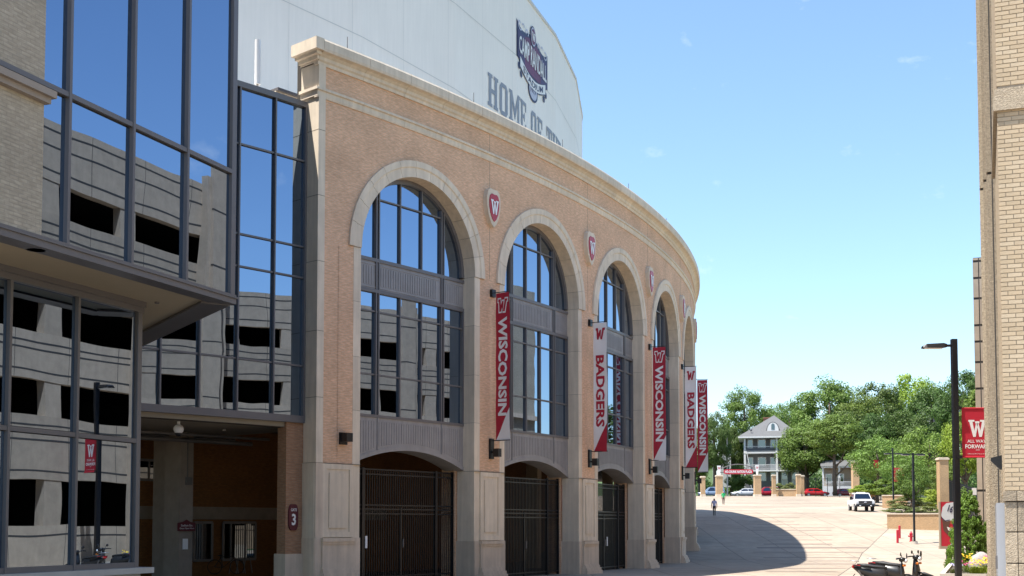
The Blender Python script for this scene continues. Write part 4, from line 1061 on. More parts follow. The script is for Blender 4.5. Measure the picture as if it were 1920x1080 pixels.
for i in range(5):
    c = (i + .5) * BAY + .10; zt, zb_ = 9.13, 4.42
    if i == 4: zt, zb_ = 9.3, 4.5
    red = i % 2 == 0
    th = thing('wall_banner', cyl(c, zb_, -.15), ban_lab[i], 'banner', 'vertical banners hung from the piers')
    d0, d1 = -.17, -.70
    Wd = d0 - d1
    m0, m1 = (M_RED, M_CLOTHW) if red else (M_CLOTHW, M_RED)
    # cloth hangs square to the wall; x across (0 wall side .. 1 free side), y height
    def bp(k):
        def f(x, y): return cyl(c - k, y, d0 - x * Wd)
        return f
    cut = 1.05
    def rip(x, y): return .035 * x * math.sin(y * 1.9 + i * 1.7) + .012 * math.sin(y * 4.3 + x * 2.5 + i)
    def bp(k):
        def f(x, y): return cyl(c - k + rip(x, y), y, d0 - x * Wd)
        return f
    def clothgrid(mb, lo, hi, t):
        for k in range(6):
            xa, xb = k / 6, (k + 1) / 6
            for r in range(22):
                f = lambda x, r_: (x, lo(x) + (hi(x) - lo(x)) * r_ / 22)
                mb.poly([bp(t)(*q) for q in (f(xa, r), f(xb, r), f(xb, r + 1), f(xa, r + 1))])
    diag = lambda x: zb_ + .02 + (cut - .02) * x
    mb = MB(); clothgrid(mb, diag, lambda x: zt, 0); clothgrid(mb, diag, lambda x: zt, -.008); cl = mb.build('cloth', m0, th, True)
    mb = MB(); clothgrid(mb, lambda x: zb_, lambda x: diag(x) - .006, 0); clothgrid(mb, lambda x: zb_, lambda x: diag(x) - .006, -.008); mb.build('corner_patch', m1, cl, True)
    for sgn in (1,):
        mb = MB(); fn = bp(.009)
        word = 'WISCONSIN' if red else 'BADGERS'
        Lw = 3.15 if red else 2.62
        yc = zt - 2.34 if red else zt - 2.5
        vs, fs = text_tris(word, .035)
        for f in fs:
            mb.poly([fn(.5 + vs[k][1] * .64, yc - vs[k][0] * Lw) for k in f])
        mb.build('lettering', m1, cl)
        mb = MB(); motion_w(mb, fn, .5, zt - .40, .62, .42, .085 if red else 0); mb.build('emblem', m1, cl)
        if red:
            mb = MB(); motion_w(mb, bp(.016), .5, zt - .40, .60, .40, 0.0); mb.build('emblem_face', m0, cl)
        # reverse side
        mb = MB(); fn2 = bp(-.016)
        for f in fs: mb.poly([fn2(.5 - vs[k][1] * .64, yc - vs[k][0] * Lw) for k in f][::-1])
        mb.build('lettering', m1, cl)
    for zz in (zt + .03, zb_ + .02):
        mb = MB(); mb.tube([cyl(c, zz, 0), cyl(c, zz, d1 - .02)], .022, 8); mb.build('arm', M_BLACK, th)
    mb = MB(); cbox(mb, c - .10, c + .10, zt - .10, zt + .14, -.10, 0); mb.build('bracket', M_BLACK, th)
def pill(w, h, n=6):
    r = w * .32; p = []
    for cx_, cy_, a0 in ((w / 2 - r, h / 2 - r, 0), (-w / 2 + r, h / 2 - r, 90), (-w / 2 + r, -h / 2 + r, 180), (w / 2 - r, -h / 2 + r, 270)):
        for k in range(n + 1): a = math.radians(a0 + 90 * k / n); p.append((cx_ + r * math.cos(a), cy_ + r * math.sin(a)))
    return p
def gate_sign(s, z, d, num, lab, big=1.0, matb=M_MAROON):
    th = thing('gate_sign', cyl(s, z, d), lab, 'sign')
    mb = MB(); mb.prism([(x * .42 * big, y * .95 * big) for x, y in pill(1, 1)], lambda x, y, k: cyl(s + x, z + y, d - k), .05, 0); mb.build('board', matb, th)
    mb = MB(); add_text(mb, 'GATE', lambda x, y: cyl(s + x, z + y, d - .056), .27 * big, .10 * big, 0, .27 * big, .015); mb.build('lettering', M_WHITEP, th); mb = MB(); add_text(mb, num, lambda x, y: cyl(s + x, z + y, d - .056), .19 * big, .42 * big, 0, -.08 * big, .03)
    mb.build('number', M_WHITEP, th)
s = spx(549, LD - .02); gate_sign(s, zat(970, cyl(s, 0, LD)[1] / K), LD - .02, '3', 'dark maroon GATE 3 sign on the shaded brick left of the end pier', .74)
s = spx(1134, .76); gate_sign(s, zat(934, cyl(s, 0, .76)[1] / K), .76, '4', 'red GATE 4 sign hanging on the third black gate', .95, M_REDSIGN)
s = spx(1229.5, .74); zc = zat(936, cyl(s, 0, .74)[1] / K); th = thing('gate_sign', cyl(s, zc, .74), 'red rectangular sign with white lettering on the fourth black gate', 'sign')
mb = MB(); mb.prism([(-.75, -.45), (.2, -.45), (.3, -.62), (.75, -.62), (.75, .5), (-.75, .5)], lambda x, y, k: cyl(s + x, zc + y, .74 - k), .05, 0); mb.build('board', M_REDSIGN, th)
mb = MB(); add_text(mb, 'TICKETS', lambda x, y: cyl(s + x, zc + y, .684), 1.1, .24, .05, .1, .02); mb.build('lettering', M_WHITEP, th)
s = spx(350, 4.15); zc = zat(987, cyl(s, 0, 4.15)[1] / K); th = thing('column_sign', cyl(s, zc, 4.15), 'small maroon sign with two lines of white lettering on the concrete column', 'sign')
mb = MB(); mb.prism([(-.30, -.13), (.30, -.13), (.30, .10), (.12, .13), (0, .19), (-.12, .13), (-.30, .10)], lambda x, y, k: cyl(s + x, zc + y, 4.16 - k), .04, 0); mb.build('board', M_MAROON, th)
mb = MB(); add_text(mb, 'Stadium Ent.', lambda x, y: cyl(s + x, zc + y, 4.11), .42, .06, 0, .03); mb.build('lettering', M_WHITEP, th); mb = MB(); add_text(mb, 'Gates Open Here', lambda x, y: cyl(s + x, zc + y, 4.11), .5, .06, 0, -.06); mb.build('lettering', M_WHITEP, th)
zc = zat(1020, cyl(s, 0, 4.15)[1] / K); th = thing('column_notice', cyl(s, zc, 4.15), 'small white paper notice on the concrete column, below the maroon sign', 'notice')
mb = MB(); mb.prism([(-.09, -.15), (.09, -.15), (.09, .15), (-.09, .15)], lambda x, y, k: cyl(s + x, zc + y, 4.19 - k), .012, 0); mb.build('sheet', M_WHITEP, th)

# ------------------------------------------------------------------ vegetation
def crown_mesh(seed, nclump, nleaf, leaf, kind='oak'):
    """leaf quads gathered in clumps through a unit crown; gaps between clumps stay open"""
    rr = random.Random(seed); v = []; f = []
    cl = []
    for k in range(nclump):
        while True:
            p = Vector((rr.uniform(-1, 1), rr.uniform(-1, 1), rr.uniform(-1, 1)))
            if p.length < 1: break
        l = p.length
        p = p.normalized() * (l ** .38) * .84
        if kind == 'cone': p.z = rr.uniform(-.95, .95); q = (1 - (p.z + 1) / 2) ** .6 * .85 + .08; a = rr.uniform(0, 6.28); q *= rr.uniform(.75, 1.0); p.x = math.cos(a) * q; p.y = math.sin(a) * q
        elif p.z < -.25: p.z *= .75
        p = p * rr.uniform(.86, 1.10)
        cl.append((p, rr.uniform(.13, .27) * (1.0 if kind != 'cone' else .55)))
    for k in range(nleaf):
        c, r = cl[k % nclump]
        d = Vector((rr.gauss(0, 1), rr.gauss(0, 1), rr.gauss(0, 1))).normalized()
        p = c + Vector((d.x * 1.15, d.y * 1.15, d.z * .75)) * r * (rr.random() ** .4)
        n = (d * .9 + p * .5 + Vector((rr.gauss(0, .6), rr.gauss(0, .6), rr.gauss(.35, .6)))).normalized()
        u = n.cross(Vector((rr.gauss(0, 1), rr.gauss(0, 1), rr.gauss(0, 1)))).normalized(); w_ = n.cross(u)
        s = leaf * rr.uniform(.6, 1.3)
        i = len(v); v += [tuple(p - u * s), tuple(p - w_ * s * .55 + n * s * .12), tuple(p + u * s), tuple(p + w_ * s * .55 + n * s * .12)]
        f.append((i, i + 1, i + 2, i + 3))
    me = bpy.data.meshes.new('crown'); me.from_pydata(v, [], f); me.update(); return me
CR = {'a': crown_mesh(1, 95, 22000, .030), 'b': crown_mesh(2, 80, 20000, .031), 'c': crown_mesh(3, 110, 24000, .028), 'd': crown_mesh(4, 70, 9000, .036),
      'feather': crown_mesh(5, 90, 8000, .034), 'cone': crown_mesh(6, 260, 24000, .034, 'cone'), 'bush': crown_mesh(7, 60, 9000, .05)}
L_OAK = leaf_mat('leaf_dark_green', (.095, .15, .032)); L_MID = leaf_mat('leaf_mid_green', (.145, .22, .04)); L_LIME = leaf_mat('leaf_lime_green', (.28, .37, .045))
L_LOC = leaf_mat('leaf_locust_green', (.17, .27, .05)); L_THU = leaf_mat('leaf_thuja_green', (.17, .27, .04)); L_GRN = leaf_mat('leaf_yellow_green', (.27, .37, .045)); L_JUN = leaf_mat('leaf_juniper', (.22, .25, .085))
_cm = {}
def crown_obj(key, m, parent, loc, scl, rz, name='crown'):
    k = (key, m.name)
    if k not in _cm:
        me = CR[key].copy(); me.materials.append(m); _cm[k] = me
    o = bpy.data.objects.new(name, _cm[k]); COL.objects.link(o); o.parent = parent; o.location = loc; o.scale = scl; o.rotation_euler = (0, 0, rz)
    o['kind'] = 'stuff' if False else 'thing'
    del o['kind']
    return o
def tree(name, px, ytop, D, wpx, label, key, m, zbase=None, ratio=.72, group='trees beyond the plaza', trunk_vis=.30):
    x = (px - 960) / FP * D; g = gz(D) if zbase is None else zbase; top = zat(ytop, D); H = top - g; W = wpx / FP * D
    t = thing(name, (x, D, g - .1), label, 'tree', group)
    rr = random.Random(int(px * 7 + D))
    hz = H * ratio / 2; cz = H - hz * .93
    crown_obj(key, m, t, (0, 0, cz), (W / 2 * 1.05, W / 2 * 1.05, hz * 1.03), rr.uniform(0, 6.28))
    b = LMB(); r0 = max(.07, H * .022); pts = [(0, 0, 0), (rr.uniform(-.1, .1), 0, H * .22), (rr.uniform(-.3, .3), 0, cz * .95), (rr.uniform(-.4, .4), 0, cz + hz * .5)]
    b.tube(pts, [r0 * 1.25, r0, r0 * .7, r0 * .2], 9); tk = b.build('trunk', M_BARK, t, True)
    for k in range(6):
        a = rr.uniform(0, 6.28); z0 = H * rr.uniform(.25, .55); L = W * rr.uniform(.22, .38); b = LMB()
        b.tube([(0, 0, z0), (math.cos(a) * L * .5, math.sin(a) * L * .5, z0 + L * .35), (math.cos(a) * L, math.sin(a) * L, z0 + L * .8)], [r0 * .5, r0 * .33, r0 * .1], 6)
        b.build('limb', M_BARK, tk, True)
    return t
WOOD = MB(); rw_ = random.Random(11)
for k in range(26000):
    y = rw_.uniform(292, 312); px = rw_.uniform(1290, 1850); x = (px - 960) / FP * y; c_ = 15 + 4 * math.sin(px * .031) + 2.5 * math.sin(px * .083 + 1); z = rw_.uniform(4, c_ + 3)
    if z > c_ + rw_.uniform(-1, 2.5): continue
    n = Vector((rw_.gauss(0, .6), rw_.gauss(-.5, .5), rw_.gauss(.5, .5))).normalized(); u = n.orthogonal().normalized(); w2 = n.cross(u); s = rw_.uniform(.3, .6); p = Vector((x, y, z))
    WOOD.poly([p - u * s, p - w2 * s * .7, p + u * s, p + w2 * s * .7])
WOOD.build('woodland', L_OAK)['kind'] = 'stuff'
TREES = [
 ('maple_tree', 1482, 752, 268, 80, 'tree crown just right of the grey house roof peak', 'b', L_MID),
 ('oak_tree', 1606, 740, 240, 110, 'mid green tree left of the tan pillar tree group', 'c', L_MID),
 ('maple_tree', 1340, 772, 222, 70, 'dark leafy tree just right of the farthest red banner', 'a', L_OAK),
 ('maple_tree', 1312, 800, 230, 60, 'tree seen between the farthest red banner and the brick facade', 'c', L_MID),
 ('maple_tree', 1398, 729, 262, 100, 'tall pale green tree rising left of the grey house', 'c', L_MID),
 ('maple_tree', 1372, 800, 240, 60, 'low dark tree in the gap between banner and grey house', 'b', L_OAK),
 ('maple_tree', 1455, 757, 290, 80, 'tree top showing directly behind the grey house roof', 'a', L_MID),
 ('oak_tree', 1556, 712, 245, 150, 'broad tree with the tallest crown right of the grey house', 'c', L_MID),
 ('oak_tree', 1512, 790, 222, 120, 'spreading tree covering the right side of the grey house', 'a', L_MID),
 ('oak_tree', 1583, 772, 226, 135, 'dense dark tree standing over the small tan porch house', 'b', L_OAK),
 ('oak_tree', 1650, 716, 262, 120, 'tree with rounded crown behind the feathery plaza trees', 'a', L_OAK),
 ('elm_tree', 1715, 695, 275, 120, 'bright lime green tree at the top of the tree line', 'd', L_LIME),
 ('oak_tree', 1752, 722, 225, 130, 'darkest broad tree between lime tree and tall lamp post', 'c', L_OAK),
 ('oak_tree', 1808, 694, 205, 110, 'dark tall tree behind the tall lamp post and red banner', 'b', L_OAK),
 ('oak_tree', 1566, 778, 206, 118, 'low spreading tree hanging over the small porch house roof', 'b', L_MID),
 ('maple_tree', 1640, 775, 215, 90, 'middle green tree between porch house and feathery trees', 'b', L_OAK),
 ('maple_tree', 1700, 770, 215, 110, 'mid green tree filling the gap above the red banner sign', 'a', L_OAK),
 ('locust_tree', 1645, 812, 168, 105, 'feathery light green tree behind the white pickup', 'feather', L_LOC),
 ('locust_tree', 1742, 800, 156, 130, 'widest feathery light green tree, behind the twin lamps', 'feather', L_LOC),
 ('locust_tree', 1696, 842, 150, 90, 'small feathery tree right behind the red banner sign', 'feather', L_LOC),
 ('locust_tree', 1812, 770, 150, 90, 'light green tree behind the red banner on the tall lamp', 'd', L_GRN),
 ('linden_tree', 1711, 858, 116, 62, 'young slim tree growing from the brick planter behind the lamp', 'd', L_MID),
 ('linden_tree', 1765, 866, 128, 80, 'round leafy tree behind the tan gate pillar', 'b', L_MID),
]
for a in TREES: tree(*a, ratio=.60 if a[1] == 1566 else .80 if a[2] > 765 else .74)
# trees seen only in the window reflections, beyond the far end of the garage
for k, (x, y, h, wd, lab) in enumerate(((62, 118, 17, 13, 'leafy street tree beyond the garage, mirrored in the second arch window'), (72, 112, 16, 12, 'leafy street tree past the garage end, mirrored in the third arch window'), (52, 128, 15, 11, 'darker leafy tree past the brick tower, mirrored in a stadium window'))):
    t = thing('street_tree', (x, y, gz(y)), lab, 'tree', 'trees mirrored in the windows')
    crown_obj('acb'[k], L_MID if k else L_OAK, t, (0, 0, h * .6), (wd / 2, wd / 2, h * .4), k)
    b = LMB(); b.tube([(0, 0, 0), (0, .1, h * .4), (0, 0, h * .8)], [.3, .25, .08], 8); b.build('trunk', M_BARK, t, True)
def bush(px, py, D, wpx, hpx, label, key, m, name='shrub', cat='shrub', group=None, sub=.12):
    """bush whose foot shows at row py"""
    z = zat(py, D); W = wpx / FP * D; H = hpx / FP * D
    t = thing(name, ((px - 960) / FP * D, D, z - .05), label, cat, group)
    wk = 1.42 if key == 'cone' else 1.15
    crown_obj(key, m, t, (0, 0, H * (.5 - sub)), (W / 2 * wk, W / 2 * wk, H * (.5 + sub) * 1.05), px * .3, 'foliage')
    b = LMB(); b.tube([(0, 0, -.3), (0, 0, H * .5)], [.03 + W * .01, .02], 6); b.build('stem', M_BARK, t)
    return t
PL = 'shrubs in the planters'
bush(1660, 925, 150, 70, 28, 'light green shrub row left end behind the white pickup', 'bush', L_LOC, group=PL)
bush(1628, 926, 152, 60, 20, 'low bright shrub directly behind the white pickup roof', 'bush', L_GRN, group=PL)
bush(1700, 932, 146, 70, 34, 'leafy shrub behind the left twin lamp post', 'bush', L_MID, group=PL)
bush(1748, 952, 120, 58, 36, 'vivid yellow green bush at the right end of the brick planter', 'bush', L_GRN, group=PL)
bush(1700, 952, 118, 70, 22, 'low juniper in the middle of the brick planter', 'bush', L_JUN, group=PL)
bush(1690, 962, 112, 62, 14, 'low juniper along the front edge of the brick planter', 'bush', L_JUN, group=PL)
bush(1734, 963, 112, 66, 15, 'low juniper at the planter front, right of the lamp', 'bush', L_JUN, group=PL)
bush(1776, 945, 132, 60, 50, 'dark leafy shrub behind the tan gate pillar', 'bush', L_OAK, group=PL)
bush(1460, 921, 203, 26, 16, 'dry tan and green shrub between the two short gate pillars', 'bush', L_JUN, group=PL)
bush(1482, 921, 203, 22, 17, 'grey green shrub beside the right short gate pillars', 'bush', L_JUN, group=PL)
bush(1383, 915, 224, 50, 45, 'dark clipped shrub under the red plaza sign', 'bush', L_OAK, group=PL)
TH = 'evergreens beside the tall lamp post'
bush(1814, 1055, 47.5, 58, 132, 'tall dark conical evergreen beside the tall black lamp post', 'cone', L_THU, 'thuja_shrub', 'evergreen', TH, .04)
bush(1800, 1058, 49, 46, 105, 'shorter dark evergreen left behind the lamp post', 'cone', L_THU, 'thuja_shrub', 'evergreen', TH, .04)
bush(1850, 1058, 50, 34, 78, 'small evergreen tight against the ribbed concrete wall', 'cone', L_THU, 'thuja_shrub', 'evergreen', TH, .04)
# flower bed at the foot of the lamp
BZ = .20
bm_ = MB(); dnbox(bm_, 40.35, 66, -1.15, .93, -1.2, BZ); bed = bm_.build('flower_bed', M_SOIL); bed['kind'] = 'structure'
for q in ((40.2, 40.35, -1.3, .93), (40.35, 66, -1.3, -1.15)):
    bm_ = MB(); dnbox(bm_, q[0], q[1], q[2], q[3], -1.2, BZ + .07); bm_.build('bed_kerb', M_CONCL, bed)
def flower_clump(px, py, D, n, spread, hgt, col, label, seed, leafm=L_GRN):
    rr = random.Random(seed); x0 = (px - 960) / FP * D; z0 = BZ
    t = thing('flower_clump', (x0, D, z0), label, 'flowers')
    v = LMB()
    for k in range(n * 5):
        a = rr.uniform(0, 6.28); r = rr.uniform(0, spread * .5); L = hgt * rr.uniform(.6, 1.1); lean = rr.uniform(.2, .9) * L
        b0 = Vector((math.cos(a) * r, math.sin(a) * r, -.12)); mid = b0 + Vector((math.cos(a) * lean * .4, math.sin(a) * lean * .4, L * .75)); tip = b0 + Vector((math.cos(a) * lean, math.sin(a) * lean, L * .8))
        sd = Vector((-math.sin(a), math.cos(a), 0)) * .014
        v.poly([b0 - sd, b0 + sd, mid + sd * .9, mid - sd * .9]); v.poly([mid - sd * .9, mid + sd * .9, tip])
    v.build('leaves', leafm, t, kind='stuff')
    fm = mat('petal_' + col[0], col[1], .5, .1, 3)
    for k in range(n):
        a = rr.uniform(0, 6.28); r = spread * math.sqrt(rr.random()) * .62; z = hgt * rr.uniform(.65, 1.12); c = Vector((math.cos(a) * r, math.sin(a) * r, z)); b = LMB()
        tilt = Vector((rr.uniform(-.6, .6), rr.uniform(-.9, .1), 1)).normalized(); u = tilt.orthogonal().normalized(); w2 = tilt.cross(u); s = rr.uniform(.035, .06)
        for j in range(6):
            t0 = 6.283 * j / 6; d1 = u * math.cos(t0) + w2 * math.sin(t0); e1 = u * math.cos(t0 + .5) + w2 * math.sin(t0 + .5); e2 = u * math.cos(t0 - .5) + w2 * math.sin(t0 - .5)
            b.poly([c, c + (e2 * .6 + tilt * .3) * s, c + (d1 * 1.1 + tilt * .25) * s, c + (e1 * .6 + tilt * .3) * s])
        b.build('bloom', fm, t)
    return t
YEL = ('yellow', (.75, .50, .02)); PNK = ('pink', (.55, .06, .22)); LAV = ('lavender', (.36, .33, .48))
flower_clump(1829, 1078, 39.2, 30, .56, .46, YEL, 'clump of yellow daylilies in front of the pale boulder', 3)
flower_clump(1812, 1048, 43.5, 12, .4, .50, YEL, 'small yellow flower clump left behind the boulder', 4)
flower_clump(1845, 1070, 40.6, 10, .3, .46, YEL, 'yellow blooms on the right side of the boulder', 6)
flower_clump(1856, 1056, 41.8, 14, .3, .46, PNK, 'pink flowers at the concrete wall, right of the boulder', 5, L_MID)
flower_clump(1812, 1062, 41, 10, .32, .36, PNK, 'pink flowers left of the boulder, behind the lamp post', 7, L_MID)
flower_clump(1791, 1076, 39, 24, .34, .36, LAV, 'pale lavender plant at the foot of the lamp post', 8, L_JUN)
bo = thing('boulder', at(1836, 42.3, BZ - .06), 'pale grey boulder in the flower bed by the lamp post', 'boulder')
b = LMB(); rr = random.Random(5); b.ell((0, 0, .24), (.42, .36, .44), 22, 14, fn=lambda p: p * (1 + .05 * math.sin(p.x * 9 + 1) * math.cos(p.y * 8) + .035 * math.sin(p.z * 17 + p.x * 13)))
o = b.build('stone', mat('boulder_stone', (.40, .35, .33), .85, .3, 5, .8, 14), bo, True)
b = LMB(); b.ell((0.12, .1, .05), (.30, .22, .2), 14, 9); b.build('stone', MATS['boulder_stone'], bo, True)
# ------------------------------------------------------------------ tall lamp with red banner
def lampost(px, D, ztop, label, heads, pole_r=.075, zb=None, head_w=.52, cap=True):
    x = (px - 960) / FP * D; g = gz(D) if zb is None else zb
    t = thing('lamp_post', (x, D, g), label, 'lamp post'); H = ztop - g
    b = LMB(); b.box(-pole_r, pole_r, -pole_r, pole_r, 0, H); b.build('pole', M_BLACK, t, bevel=.012)
    b = LMB(); b.tube([(0, 0, -.1), (0, 0, .22)], .26, 18); b.build('base', M_CONCL, t)
    b = LMB(); b.box(-.16, .16, -.16, .16, .22, .26); b.build('base_plate', M_BLACK, t)
    for sg, zz in heads:
        b = LMB(); b.bar((sg * pole_r, 0, H + zz), (sg * (pole_r + .16), 0, H + zz), .07, .07); arm = b.build('arm', M_BLACK, t)
        b = LMB(); x0, x1 = pole_r + .14, pole_r + .14 + head_w
        sec = lambda xx, hw, zt_, zb_: [(sg * xx, -hw, zb_), (sg * xx, hw, zb_), (sg * xx, hw * .7, zt_), (sg * xx, -hw * .7, zt_)]
        b.loft([sec(x0, .07, H + zz + .05, H + zz - .05), sec(x0 + .12, .15, H + zz + .07, H + zz - .07), sec(x1 - .1, .16, H + zz + .04, H + zz - .08), sec(x1, .12, H + zz - .02, H + zz - .08)])
        hd = b.build('lamp_head', M_BLACKM, t)
        b = LMB(); b.box(*sorted((sg * (x0 + .14), sg * (x1 - .05))), -.12, .12, H + zz - .095, H + zz - .081); b.build('lens', M_CLOTHW, hd)
    return t
D = 37.0; ztl = zat(634, D)
lampost(1794, D, ztl, 'tall black square lamp post with one lamp arm, at the right edge', [(-1, -.20)], .085, gz(D), .74)
lb = thing('lamp_banner', at(1800, D, zat(860, D)), 'red ALL WAYS FORWARD banner with a white W on the tall lamp post', 'banner')
x0, x1 = at(1806, D)[0], at(1806, D)[0] + .93; zt_, zb_ = zat(765, D), zat(857, D)
b = MB(); b.box(x0, x1, D - .006, D + .006, zb_, zt_); cl = b.build('cloth', M_RED if False else mat('banner_bright_red', (.50, .012, .035), .6, .05, 1.5), lb)
for zz in (zt_, zb_):
    b = MB(); b.tube([(at(1797, D)[0], D, zz), (x1 + .03, D, zz)], .022, 8); b.build('arm', MATS['banner_bright_red'], lb)
    b = MB(); b.box(at(1797, D)[0] - .06, at(1797, D)[0] + .11, D - .11, D + .11, zz - .05, zz + .05); b.build('clamp', M_BLACK, lb)
fr_ = lambda x, y: (x, D - .010, y)
xc = (x0 + x1) / 2; b = MB(); add_slab(b, 'W', fr_, xc - .27, zat(819, D), .54, zat(787, D) - zat(819, D)); b.build('emblem', M_WHITEP, cl)
b = MB(); add_text(b, 'ALL WAYS', fr_, .62, .095, xc, zat(827, D), .01); add_text(b, 'FORWARD', fr_, .76, .125, xc, zat(837, D), .03); b.poly([fr_(xc - .06, zat(844, D)), fr_(xc + .06, zat(844, D)), fr_(xc + .06, zat(843.2, D)), fr_(xc - .06, zat(843.2, D))])
add_text(b, 'allwaysforward.org', fr_, .62, .03, xc, zat(851, D), .01)
b.build('lettering', M_WHITEP, cl)
hs_ = .52
lampost(1713, 98, zat(849, 98), 'black twin-arm lamp post beside the red fire hydrant', [(-1, -.12), (1, -.12)], .075, None, .75)
lampost(1675, 134, zat(840, 134), 'black twin-arm lamp post to the right of the white pickup', [(-1, -.6), (1, -.6)], .08, None, .75)
D = 133; bs = thing('pole_banner', at(1686, D, zat(903, D)), 'red banner sign with white text beyond the twin lamp post', 'banner')
b = MB(); xa, xb = at(1677, D)[0], at(1695, D)[0]; za, zc = zat(903, D), zat(877, D)
b.prism([(xa, za), (xb - .2, za), (xb, za + .3), (xb, zc - .3), (xb - .2, zc), (xa, zc)], lambda x, y, k: (x, D + k, y), 0, .03); cl = b.build('cloth', M_REDSIGN, bs)
b = MB(); fr2 = lambda x, y: (x, D - .01, y); add_slab(b, 'W', fr2, (xa + xb) / 2 - .1, zc - .42, .22, .25)
for k, wq in enumerate((.7, .55, .6, .4)): add_text(b, ('STADIUM', 'VISITORS', 'ENTRANCE', 'GATES')[k], fr2, wq, .11, (xa + xb) / 2, zc - .60 - k * .19, .01)
b.build('lettering', M_WHITEP, cl)
D = 172; bs = thing('pole_banner', at(1622, D, zat(880, D)), 'small red banner half hidden in the feathery tree', 'banner')
b = MB(); b.box(at(1619, D)[0], at(1628, D)[0], D - 5, D - 4.98, zat(880, D), zat(866, D)); b.build('cloth', M_REDSIGN, bs)
# hydrant and bollards
hx, hy, hz = at(1707, 99.5)
hd = thing('fire_hydrant', (hx, hy, hz), 'small red fire hydrant at the foot of a lamp post', 'hydrant')
b = LMB(); b.tube([(0, 0, 0), (0, 0, .06), (0, 0, .07), (0, 0, .55), (0, 0, .56), (0, 0, .62)], [.17, .17, .11, .11, .15, .15], 14); b.build('barrel', M_REDSIGN, hd)
b = LMB(); b.ell((0, 0, .62), (.13, .13, .17), 14, 8); b.tube([(0, 0, .76), (0, 0, .86)], .035, 6); b.build('bonnet', M_REDSIGN, hd, True)
for a, r in ((math.pi, .06), (0, .06), (-math.pi / 2, .085)):
    b = LMB(); b.tube([(math.cos(a) * .08, math.sin(a) * .08, .44), (math.cos(a) * .24, math.sin(a) * .24, .44)], r, 10); b.build('outlet', M_REDSIGN, hd)
bg = 'red bollards near the hydrant'
bo1 = thing('bollard', at(1681.5, 98.6), 'nearer of two thin red bollards left of the hydrant', 'bollard', bg)
b = LMB(); b.tube([(0, 0, -.05), (0, 0, 1.02)], .095, 14); b.build('post', M_REDSIGN, bo1); b = LMB(); b.ell((0, 0, 1.02), (.095, .095, .06), 14, 6); b.build('cap', M_REDSIGN, bo1, True)
c = copy_tree(bo1); c.location = at(1685.5, 101.5); c['label'] = 'farther of two thin red bollards, partly behind the first'
# brick planters and gate pillars
def bbox(mb, xa, xb, ya, yb, za, zb):
    mb.poly([(xa, ya, za), (xb, ya, za), (xb, ya, zb), (xa, ya, zb)], [(xa, za), (xb, za), (xb, zb), (xa, zb)])
    mb.poly([(xa, yb, za), (xa, ya, za), (xa, ya, zb), (xa, yb, zb)], [(yb, za), (ya, za), (ya, zb), (yb, zb)])
    mb.poly([(xb, ya, za), (xb, yb, za), (xb, yb, zb), (xb, ya, zb)], [(ya, za), (yb, za), (yb, zb), (ya, zb)])
    mb.poly([(xb, yb, za), (xa, yb, za), (xa, yb, zb), (xb, yb, zb)], [(xb, za), (xa, za), (xa, zb), (xb, zb)])
    mb.poly([(xa, ya, zb), (xb, ya, zb), (xb, yb, zb), (xa, yb, zb)])
def planter(pxa, pxb, D, pyt, depth, label):
    xa, xb = at(pxa, D)[0], at(pxb, D)[0]; zt = zat(pyt, D); g = gz(D) - .3
    t = thing('brick_planter', ((xa + xb) / 2, D, gz(D)), label, 'planter')
    m = MB(); bbox(m, xa, xb, D, D + depth, g, zt - .12); m.build('brick_wall', M_BRICK_YEL, t)
    m = MB(); m.box(xa - .06, xb + .06, D - .06, D + .4, zt - .12, zt); m.box(xa - .06, xa + .4, D + .4, D + depth, zt - .12, zt); m.build('stone_cap', M_STONE, t)
    m = MB(); m.box(xa + .4, xb, D + .4, D + depth, zt - .2, zt - .05); m.build('planting_soil', M_SOIL, t)
    t.rotation_euler.z = -math.atan(((xa + xb) / 2) / D)
planter(1665, 1772, 108, 962, 7, 'long low brick planter with stone cap behind hydrant and bollards')
planter(1655, 1700, 142, 928, 8, 'brick planter with stone cap just right of the white pickup')
planter(1594, 1640, 152, 924, 8, 'low brick planter end showing left behind the white pickup')
planter(1447, 1500, 201, 917, 3, 'low brick planter between the short gate pillars')
def pillar(px, D, wpx, pyt, label, grp='tan brick gate pillars', vtop=False, base=0):
    w_ = wpx / FP * D; x = at(px, D)[0]; g = gz(D); zt = zat(pyt, D)
    t = thing('gate_pillar', (x, D, g), label, 'pillar', grp)
    m = MB(); bbox(m, x - w_ / 2, x + w_ / 2, D - w_ / 2, D + w_ / 2, g - .3, zt - .22); m.build('brick_shaft', M_BRICK_YEL, t)
    m = MB(); e = .07; m.box(x - w_ / 2 - e, x + w_ / 2 + e, D - w_ / 2 - e, D + w_ / 2 + e, zt - .22, zt - .06); m.box(x - w_ / 2, x + w_ / 2, D - w_ / 2, D + w_ / 2, zt - .06, zt); m.build('stone_cap', M_STONE, t)
    m = MB(); m.box(x - w_ / 2 - .05, x + w_ / 2 + .05, D - w_ / 2 - .05, D + w_ / 2 + .05, g - .3, g + .35); m.build('stone_foot', M_STONE, t)
    if vtop:
        m = MB(); s = 7 / FP * D / 2; zz = zt
        m.prism([(x - .12, zz), (x + .12, zz), (x + s, zz + 1.55), (x - s, zz + 1.55)], lambda a, b_, k: (a, D + k, b_), -.1, .1); fin = m.build('finial', M_CLOTHW, t)
        m = MB(); add_slab(m, 'W', lambda a, b_: (a, D - .105, b_), x - .22, zz + .95, .44, .36); m.build('finial_emblem', M_REDSIGN, fin)
